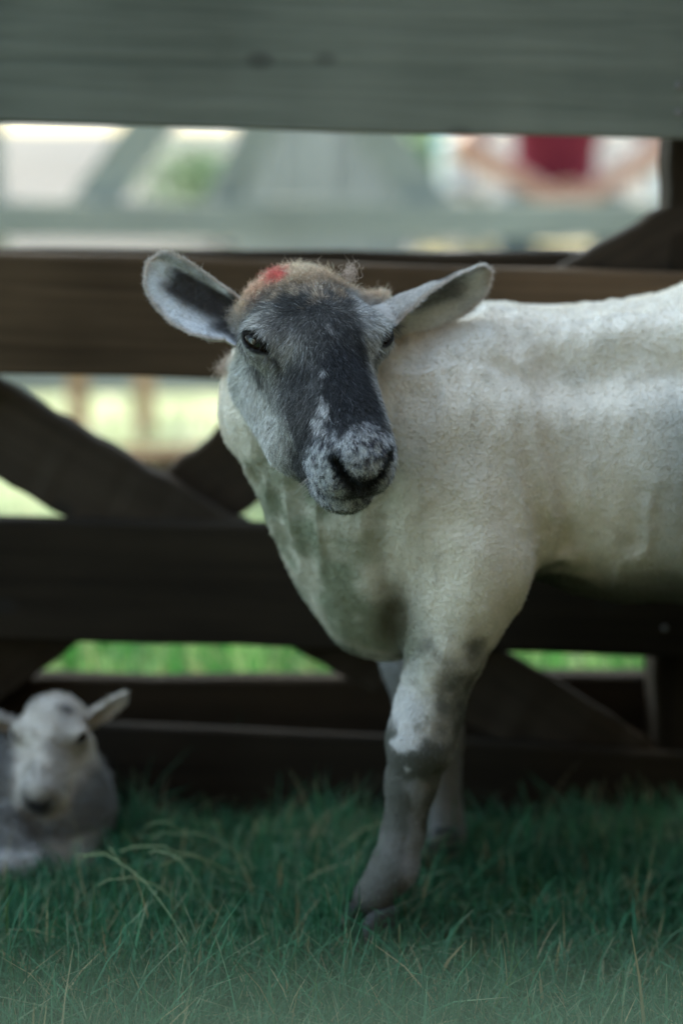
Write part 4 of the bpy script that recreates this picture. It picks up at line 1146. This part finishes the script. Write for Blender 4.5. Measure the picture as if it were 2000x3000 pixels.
# ------------------------------------------------------------------ beyond the fence
far_fence = empty('hurdle_fence', (0, 5.6, 0))
tag(far_fence, 'blurred grey timber hurdle fence across the yard beyond', 'fence')
FF = 5.6
def far_rail(y0, y1, name='rail', seed=0, th=0.04):
    a = P(1000, y0, FF); b = P(1000, y1, FF)
    board(name, far_fence, (0, FF+th/2, (a[2]+b[2])/2), (7.0, th, a[2]-b[2]), 0, M_FAR, seed=seed)
far_rail(590, 702, seed=61); far_rail(1010, 1158, seed=62); far_rail(120, 215, seed=63)
def far_brace(pa, pb, wd, seed, Y=FF+0.045):
    a = P(*pa, Y); b = P(*pb, Y); d = b-a; L = np.linalg.norm(d); mid = (a+b)/2
    board('brace', far_fence, (mid[0], Y+0.018, mid[2]), (L+0.12, 0.035, wd), -math.atan2(d[2], d[0]), M_FAR, seed=seed)
far_brace((258, 620), (560, 190), 0.120, 64)
far_brace((640, 620), (850, 190), 0.100, 65)
far_brace((1270, 620), (960, 190), 0.120, 66)
for k, px in enumerate((-60, 2180, -1300, 3300)):
    a = P(px, 600, FF); o = board('post', far_fence, (a[0], FF+0.13, 0.62), (1.24, 0.09, 0.09), 0, M_FAR, seed=67+k); o.rotation_euler = (0, R(-90), 0)

# two short stakes and a dark sleeper on the grass
for k, (px, lab) in enumerate(((425, 'orange brown wooden stake just below the far rail, second from the picture edge'), (232, 'orange brown wooden stake half hidden behind the diagonal brace'))):
    a = P(px, 1240, 5.25)
    st = empty('stake', (a[0], 5.25, 0)); tag(st, lab, 'stake', group='stakes on the lawn')
    o = board('shaft', st, (a[0], 5.25, 0.13), (0.30, 0.05, 0.05), 0, M_POLE, seed=80+k); o.rotation_euler = (0, R(-90), 0)
    n = 4; t = 0.025; b = 0.28
    mesh_obj('pointed_tip', [(a[0]-t, 5.25-t, b), (a[0]+t, 5.25-t, b), (a[0]+t, 5.25+t, b), (a[0]-t, 5.25+t, b), (a[0], 5.25, b+0.045)], [(0, 1, 4), (1, 2, 4), (2, 3, 4), (3, 0, 4)], M_POLE, st)
sl0 = P(330, 1400, 4.5); sl1 = P(860, 1400, 4.5)
sleeper = board('timber_sleeper', empty('tmp_anchor'), ((sl0[0]+sl1[0])/2, 4.5, 0.055), (sl1[0]-sl0[0], 0.16, 0.12), 0, M_RAIL, seed=90, warp=0.003)
an = sleeper.parent; sleeper.parent = None; bpy.data.objects.remove(an)
tag(sleeper, 'dark timber sleeper lying on the lawn behind the fence', 'timber')

# grey plank hut in the yard
def hut():
    x0, x1, y0, y1, h = P(690, 600, 8.6)[0], P(1180, 600, 8.6)[0], 8.6, 9.6, 1.55
    t = empty('plank_hut', ((x0+x1)/2, (y0+y1)/2, 0)); tag(t, 'small grey plank hut standing behind the hurdle fence', 'hut')
    m = wood_mat('hut_plank', (0.23, 0.225, 0.21), (0.31, 0.305, 0.285), knots=0.3)
    n = 7; w_ = (x1-x0)/n
    for side, y in ((0, y0), (1, y1)):
        for k in range(n):
            o = board('plank', t, (x0+w_*(k+0.5), y, h/2), (h, 0.022, w_-0.008), 0, m, seed=100+k+20*side, seg=4); o.rotation_euler = (0, R(-90), 0)
    nd = 7; wd = (y1-y0-0.03)/nd
    for side, x in ((0, x0+0.012), (1, x1-0.012)):
        for k in range(nd):
            o = board('plank', t, (x, y0+0.015+wd*(k+0.5), h/2), (h, 0.022, wd-0.008), 0, m, seed=140+k+20*side, seg=4); o.rotation_euler = (0, R(-90), R(90)); o.rotation_mode = 'XYZ'
            o.rotation_euler = (R(90), R(-90), 0)
    m2 = mat('hut_felt_roof', (0.06, 0.062, 0.065), 0.9)[0]
    cx = (x0+x1)/2; e = 0.1
    for s in (-1, 1):
        xe = cx+s*((x1-x0)/2+e)
        v = [(cx, y0-e, h+0.42), (cx, y1+e, h+0.42), (xe, y1+e, h-0.06), (xe, y0-e, h-0.06)]
        v2 = [(a, b, c-0.03) for a, b, c in v]
        mesh_obj('roof', v+v2, [(0, 1, 2, 3), (7, 6, 5, 4), (0, 3, 7, 4), (1, 5, 6, 2), (3, 2, 6, 7), (0, 4, 5, 1)], m2, t)
    for y in (y0, y1):
        mesh_obj('gable', [(x0, y-0.01, h), (x1, y-0.01, h), (cx, y-0.01, h+0.37), (x0, y+0.01, h), (x1, y+0.01, h), (cx, y+0.01, h+0.37)], [(0, 1, 2), (5, 4, 3), (0, 3, 4, 1), (1, 4, 5, 2), (2, 5, 3, 0)], m, t)
hut()

# lidded buckets
def bucket(px, py_top, py_bot, Y, wpx, body, lid, label):
    a = P(px, py_top, Y); b = P(px, py_bot, Y); sc_ = np.linalg.norm(P(px+wpx, py_top, Y)-a)
    z0, z1 = max(b[2], 0.0), a[2]
    t = empty('bucket', (a[0], Y, z0)); tag(t, label, 'bucket')
    def ring(z, r): return [(a[0]+r*math.cos(2*math.pi*k/24), Y+r*math.sin(2*math.pi*k/24), z) for k in range(24)]
    r0 = sc_/2
    def rev(name, prof, m):
        vs = []; 
        for z, r in prof: vs += ring(z, r)
        fs = [(l*24+k, l*24+(k+1) % 24, (l+1)*24+(k+1) % 24, (l+1)*24+k) for l in range(len(prof)-1) for k in range(24)]
        fs += [tuple(reversed(range(24))), tuple(range((len(prof)-1)*24, len(prof)*24))]
        mesh_obj(name, vs, fs, m, t, smooth=False)
    H = z1-z0
    rev('pail', [(z0, r0*0.8), (z0+H*0.66, r0*0.95), (z0+H*0.67, r0*1.0), (z0+H*0.70, r0*1.0)], body)
    rev('lid', [(z0+H*0.70, r0*1.06), (z0+H*0.92, r0*1.06), (z0+H*0.97, r0*0.95), (z1, r0*0.4)], lid)
    return t, z0
M_WHITE = mat('white_plastic', (0.60, 0.60, 0.59), 0.35, 0.5)[0]
M_BLUE = mat('pale_blue_plastic', (0.30, 0.44, 0.50), 0.35, 0.5)[0]
def table(px0, px1, zt, Y, label):
    """plank stand that carries a bucket"""
    a = P(px0, 600, Y)[0]; b = P(px1, 600, Y)[0]
    t = empty('stand', ((a+b)/2, Y, 0)); tag(t, label, 'stand')
    board('top', t, ((a+b)/2, Y, zt-0.0155), (b-a, 0.30, 0.03), 0, M_FAR, seed=int(abs(px0)))
    for x in (a+0.03, b-0.03):
        for dy in (-0.11, 0.11):
            o = board('leg', t, (x, Y+dy, (zt-0.031)/2), (zt-0.031, 0.04, 0.04), 0, M_FAR, seed=7); o.rotation_euler = (0, R(-90), 0)
_, zb = bucket(1335, 395, 545, 7.6, 110, M_WHITE, M_BLUE, 'white bucket with pale blue lid beside the seated person')
table(1240, 1420, zb, 7.6, 'low grey plank stand under the bucket with the pale blue lid')
_, zb = bucket(1925, 480, 585, 7.6, 80, M_WHITE, M_WHITE, 'white bucket with white lid at the edge near the fence post')
table(1860, 1990, zb, 7.6, 'low grey plank stand under the all white bucket')

# person in a maroon shirt sitting on a straw bale, forearms on the knees
px0_ = P(1640, 500, 7.2)[0]
def Q(x, y, z): return V(px0_+x, y, z)
def person_parts():
    pel = Q(0, 7.46, 0.56); ch = Q(0, 7.27, 0.92); nk = Q(0, 7.20, 1.10); hd = Q(0, 7.12, 1.25)
    sh = lambda s: Q(0.185*s, 7.25, 1.02); elb = lambda s: Q(0.35*s, 7.05, 0.76); wr = lambda s: Q(0.075*s, 6.965, 0.605)
    hip = lambda s: Q(0.10*s, 7.44, 0.54); kn = lambda s: Q(0.17*s, 7.02, 0.52); an = lambda s: Q(0.15*s, 6.98, 0.09)
    def torso(p, g=0.0):
        d = rc(p, pel, ch, 0.145+g, 0.135+g); d = smin(d, rc(p, sh(-1), sh(1), 0.062+g, 0.062+g), 0.08)
        return smin(d, el(p, ch, (0.19+g, 0.125+g, 0.17+g)), 0.05)
    def arm(p, s, g=0.0): return smin(rc(p, sh(s), elb(s), 0.056+g, 0.048+g), rc(p, elb(s), wr(s), 0.048+g, 0.032+g), 0.02)
    def hand(p, s):
        w_ = wr(s); f = Q(0.0, 6.945, 0.568); d = rc(p, w_, w_*0.45+f*0.55, 0.026, 0.030)
        for k in range(4):
            b = w_*0.4+f*0.6+V(0.0, -0.012+0.010*k*0.3, 0.024-0.017*k); m_ = b+V(-0.038*s, -0.022, -0.006); e = m_+V(-0.024*s, 0.020, -0.004)
            d = smin(d, chain(p, [(b, 0.0105), (m_, 0.0095), (e, 0.008)], 0.003), 0.006)
        b = w_*0.7+f*0.3+V(0, -0.01, 0.02); d = smin(d, chain(p, [(b, 0.012), (b+V(-0.03*s, -0.02, 0.022), 0.0105), (b+V(-0.052*s, -0.026, 0.018), 0.009)], 0.003), 0.008)
        return d
    def legs(p, g=0.0):
        d = None
        for s in (-1, 1):
            e = smin(rc(p, hip(s), kn(s), 0.085+g, 0.062+g), rc(p, kn(s), an(s), 0.06+g, 0.042+g), 0.03); d = e if d is None else np.minimum(d, e)
        return d
    def head(p):
        d = el(p, hd, (0.075, 0.092, 0.112)); d = smin(d, el(p, hd+V(0, -0.05, -0.055), (0.05, 0.045, 0.06)), 0.04)
        d = smin(d, rc(p, hd+V(0, -0.093, 0.01), hd+V(0, -0.108, -0.025), 0.010, 0.016), 0.012)
        q = p.copy(); q[:, 0] = px0_+np.abs(q[:, 0]-px0_)
        d = smin(d, el(q, hd+V(0.078, 0.005, -0.005), (0.012, 0.02, 0.032)), 0.01)
        d = smax(d, -el(q, hd+V(0.032, -0.088, 0.008), (0.016, 0.012, 0.010)), 0.012)
        d = smax(d, -rc(q, hd+V(0, -0.098, -0.062), hd+V(0.022, -0.088, -0.060), 0.004, 0.003), 0.006)
        return smin(d, rc(p, nk-V(0, 0, 0.06), hd-V(0, -0.02, 0.06), 0.055, 0.05), 0.04)
    def body(p):
        d = smin(torso(p), legs(p), 0.05); d = smin(d, head(p), 0.04)
        for s in (-1, 1): d = smin(d, arm(p, s), 0.03); d = smin(d, hand(p, s), 0.01)
        return d
    def shirt(p):
        d = torso(p, 0.012)
        for s in (-1, 1): d = smin(d, rc(p, sh(s), sh(s)*0.35+elb(s)*0.65, 0.068, 0.064), 0.03)
        d = smax(d, -rc(p, nk+V(0, -0.01, 0.0), nk+V(0, -0.01, 0.2), 0.072, 0.072), 0.01)
        return np.maximum(d, 0.56-p[:, 2])
    def trousers(p):
        d = smin(legs(p, 0.014), rc(p, pel, pel+V(0, -0.03, 0.05), 0.158, 0.152), 0.04)
        return np.maximum(np.maximum(d, p[:, 2]-0.66), 0.10-p[:, 2])
    def shoe(p, s):
        if True:
            e = smin(el(p, an(s)+V(0, 0.0, -0.02), (0.05, 0.06, 0.06)), rc(p, an(s)+V(0, 0.02, -0.055), an(s)+V(0.02*s, -0.15, -0.057), 0.045, 0.038), 0.03)
            return np.maximum(e, -p[:, 2]+0.004)
    def hairf(p):
        d = el(p, hd+V(0, 0.012, 0.018), (0.086, 0.102, 0.118)); return np.maximum(d, -(p[:, 1]-hd[1]+0.055+0.6*np.maximum(0, -(p[:, 2]-hd[2])+0.03)*-1.0*0-0.4*np.maximum(0, p[:, 2]-hd[2]-0.05)))
    return body, shirt, trousers, shoe, hairf
def build_person():
    body, shirt, trousers, shoe, hairf = person_parts()
    t = empty('person', (px0_, 7.3, 0)); tag(t, 'blurred person in a maroon shirt sitting with forearms on knees and hands clasped', 'person')
    M = [mat('person_skin', (0.34, 0.175, 0.12), 0.5, 0.4)[0], mat('maroon_cotton', (0.17, 0.022, 0.04), 0.9, 0.1)[0], mat('dark_denim', (0.03, 0.045, 0.06), 0.9, 0.1)[0], mat('dark_boot_leather', (0.03, 0.025, 0.02), 0.6)[0], mat('brown_hair', (0.05, 0.03, 0.02), 0.7)[0]]
    for name, f, m, h in (('body', body, M[0], 0.0085), ('shirt', shirt, M[1], 0.014), ('trousers', trousers, M[2], 0.014), ('boot', lambda p: shoe(p, -1), M[3], 0.011), ('boot', lambda p: shoe(p, 1), M[3], 0.011), ('hair', hairf, M[4], 0.010)):
        v, q = surface_nets(f, (px0_-0.48, 6.75, -0.02), (px0_+0.48, 7.72, 1.45), h)
        v = project(f, v, e=0.002, it=1, lim=0.01)
        mesh_obj(name, v, q, m, t, smooth=True)
build_person()
def bale():
    m, nt, b = mat('straw', (0.42, 0.33, 0.15), 0.9, 0.1)
    n = N(nt, 'ShaderNodeTexNoise'); n.inputs['Scale'].default_value = 60.0; tc = nt.nodes.new('ShaderNodeTexCoord')
    mp = nt.nodes.new('ShaderNodeMapping'); mp.inputs['Scale'].default_value = (0.25, 1, 1); nt.links.new(tc.outputs['Object'], mp.inputs[0]); nt.links.new(mp.outputs[0], n.inputs['Vector'])
    rp = ramp(nt, [(0.3, (0.20, 0.15, 0.06)), (0.7, (0.50, 0.40, 0.19))]); nt.links.new(n.outputs[0], rp.inputs[0]); nt.links.new(rp.outputs[0], b.inputs['Base Color'])
    v, f = board_mesh((0, 0, 0), (0.95, 0.40, 0.38), seg=24, warp=0.004, bev=0.03, seed=3)
    t = empty('straw_bale', (px0_, 7.55, 0)); tag(t, 'straw bale under the seated person', 'bale')
    mesh_obj('straw_block', v+V(px0_, 7.55, 0.19), f, m, t)
    mt = mat('baling_twine', (0.5, 0.35, 0.10), 0.8)[0]
    for dx in (-0.22, 0.22):
        a = board_mesh((0, 0, 0), (0.008, 0.414, 0.394), seg=1, bev=0.03); mesh_obj('twine', a[0]+V(px0_+dx, 7.55, 0.19), a[1], mt, t)
bale()

# shrubs and trees behind the yard
M_LEAF = grass_mat('leaf', 0.3)
def foliage(n, cen, rad, size, seed, c1=(0.05, 0.11, 0.025), c2=(0.12, 0.20, 0.05)):
    r = np.random.default_rng(seed)
    ncl = max(8, n//70); d = r.normal(0, 1, (ncl, 3)); d /= np.linalg.norm(d, axis=1, keepdims=True)
    cc = np.asarray(cen)+d*np.asarray(rad)*(r.random((ncl, 1))**0.45)*0.85
    k = r.integers(0, ncl, n); p = cc[k]+r.normal(0, 0.20, (n, 3))*np.asarray(rad)
    a = r.normal(0, 1, (n, 3)); a /= np.linalg.norm(a, axis=1, keepdims=True); b = np.cross(a, r.normal(0, 1, (n, 3))); b /= np.linalg.norm(b, axis=1, keepdims=True)
    s = size*np.exp(r.normal(0, 0.25, n))[:, None]
    v = np.stack([p-a*s, p+b*s*0.45, p+a*s, p-b*s*0.45], 1).reshape(-1, 3)
    q = np.arange(4*n).reshape(n, 4); t = r.random(n)[:, None]; br = np.exp(r.normal(0, 0.25, n))[:, None]
    c = (np.array(c1)*(1-t)+np.array(c2)*t)*br
    return v, q, np.repeat(c, 4, 0)
def leaf_mesh(name, v, q, c, parent):
    o = mesh_obj(name, v, q, M_LEAF, parent)
    ca = o.data.attributes.new('blade', 'FLOAT_COLOR', 'POINT'); ca.data.foreach_set('color', np.column_stack([c, np.ones(len(c))]).astype(np.float32).ravel())
    return o
M_BARK = mat('bark', (0.10, 0.075, 0.055), 0.95)[0]
def tube(pts, n=8):
    vs = []; fs = []
    for i, (p, r) in enumerate(pts):
        for k in range(n):
            a = 2*math.pi*k/n; vs.append((p[0]+r*math.cos(a), p[1]+r*math.sin(a), p[2]))
    for i in range(len(pts)-1):
        for k in range(n): fs.append((i*n+k, i*n+(k+1) % n, (i+1)*n+(k+1) % n, (i+1)*n+k))
    fs.append(tuple(range((len(pts)-1)*n, len(pts)*n)))
    return vs, fs
def bush(px, Y, h, wd, seed, label):
    x = P(px, 500, Y)[0]; t = empty('shrub', (x, Y, 0)); tag(t, label, 'shrub', group='shrubs behind the yard')
    v, q, c = foliage(1500, (x, Y, h*0.55), (wd/2, wd/2, h*0.48), 0.05, seed, (0.09, 0.13, 0.06), (0.22, 0.28, 0.15)); v[:, 2] = np.maximum(v[:, 2], 0.01)
    leaf_mesh('foliage', v, q, c, t)
    vs, fs = tube([((x, Y, -0.05), 0.04), ((x+0.02, Y, h*0.3), 0.03), ((x, Y, h*0.7), 0.012)]); mesh_obj('stem', vs, fs, M_BARK, t)
bush(640, 13.5, 0.75, 0.9, 201, 'light green shrub seen above the far rail beside the hut')
bush(1190, 14.0, 0.95, 0.9, 202, 'light green shrub between the hut and the seated person')
treeline = empty('treeline', (0, 46, 0)); tag(treeline, 'row of broad green trees far behind the yard', 'trees', kind='stuff')
def tree(x, Y, h, seed):
    vs, fs = tube([((x, Y, -0.1), 0.28), ((x+0.1, Y, h*0.25), 0.2), ((x, Y+0.1, h*0.5), 0.13), ((x+0.1, Y, h*0.85), 0.04)], 10); mesh_obj('trunk', vs, fs, M_BARK, treeline)
    r = np.random.default_rng(seed)
    for k in range(5):
        a = r.uniform(0, 6.28); z = h*r.uniform(0.28, 0.5); L = h*0.3
        b = tube([((x, Y, z), 0.09), ((x+0.5*L*math.cos(a), Y+0.5*L*math.sin(a), z+0.3*L), 0.06), ((x+L*math.cos(a), Y+L*math.sin(a), z+0.75*L), 0.02)], 6); mesh_obj('limb', b[0], b[1], M_BARK, treeline)
    v, q, c = foliage(5200, (x, Y, h*0.64), (h*0.34, h*0.34, h*0.36), 0.13, seed, (0.04, 0.09, 0.02), (0.10, 0.17, 0.04)); leaf_mesh('crown', v, q, c, treeline)
for k, (x, Y, h) in enumerate(((-14, 42, 9), (-5, 48, 11), (4.5, 44, 10), (13, 46, 9.5), (22, 50, 11))): tree(x, Y, h, 300+k)
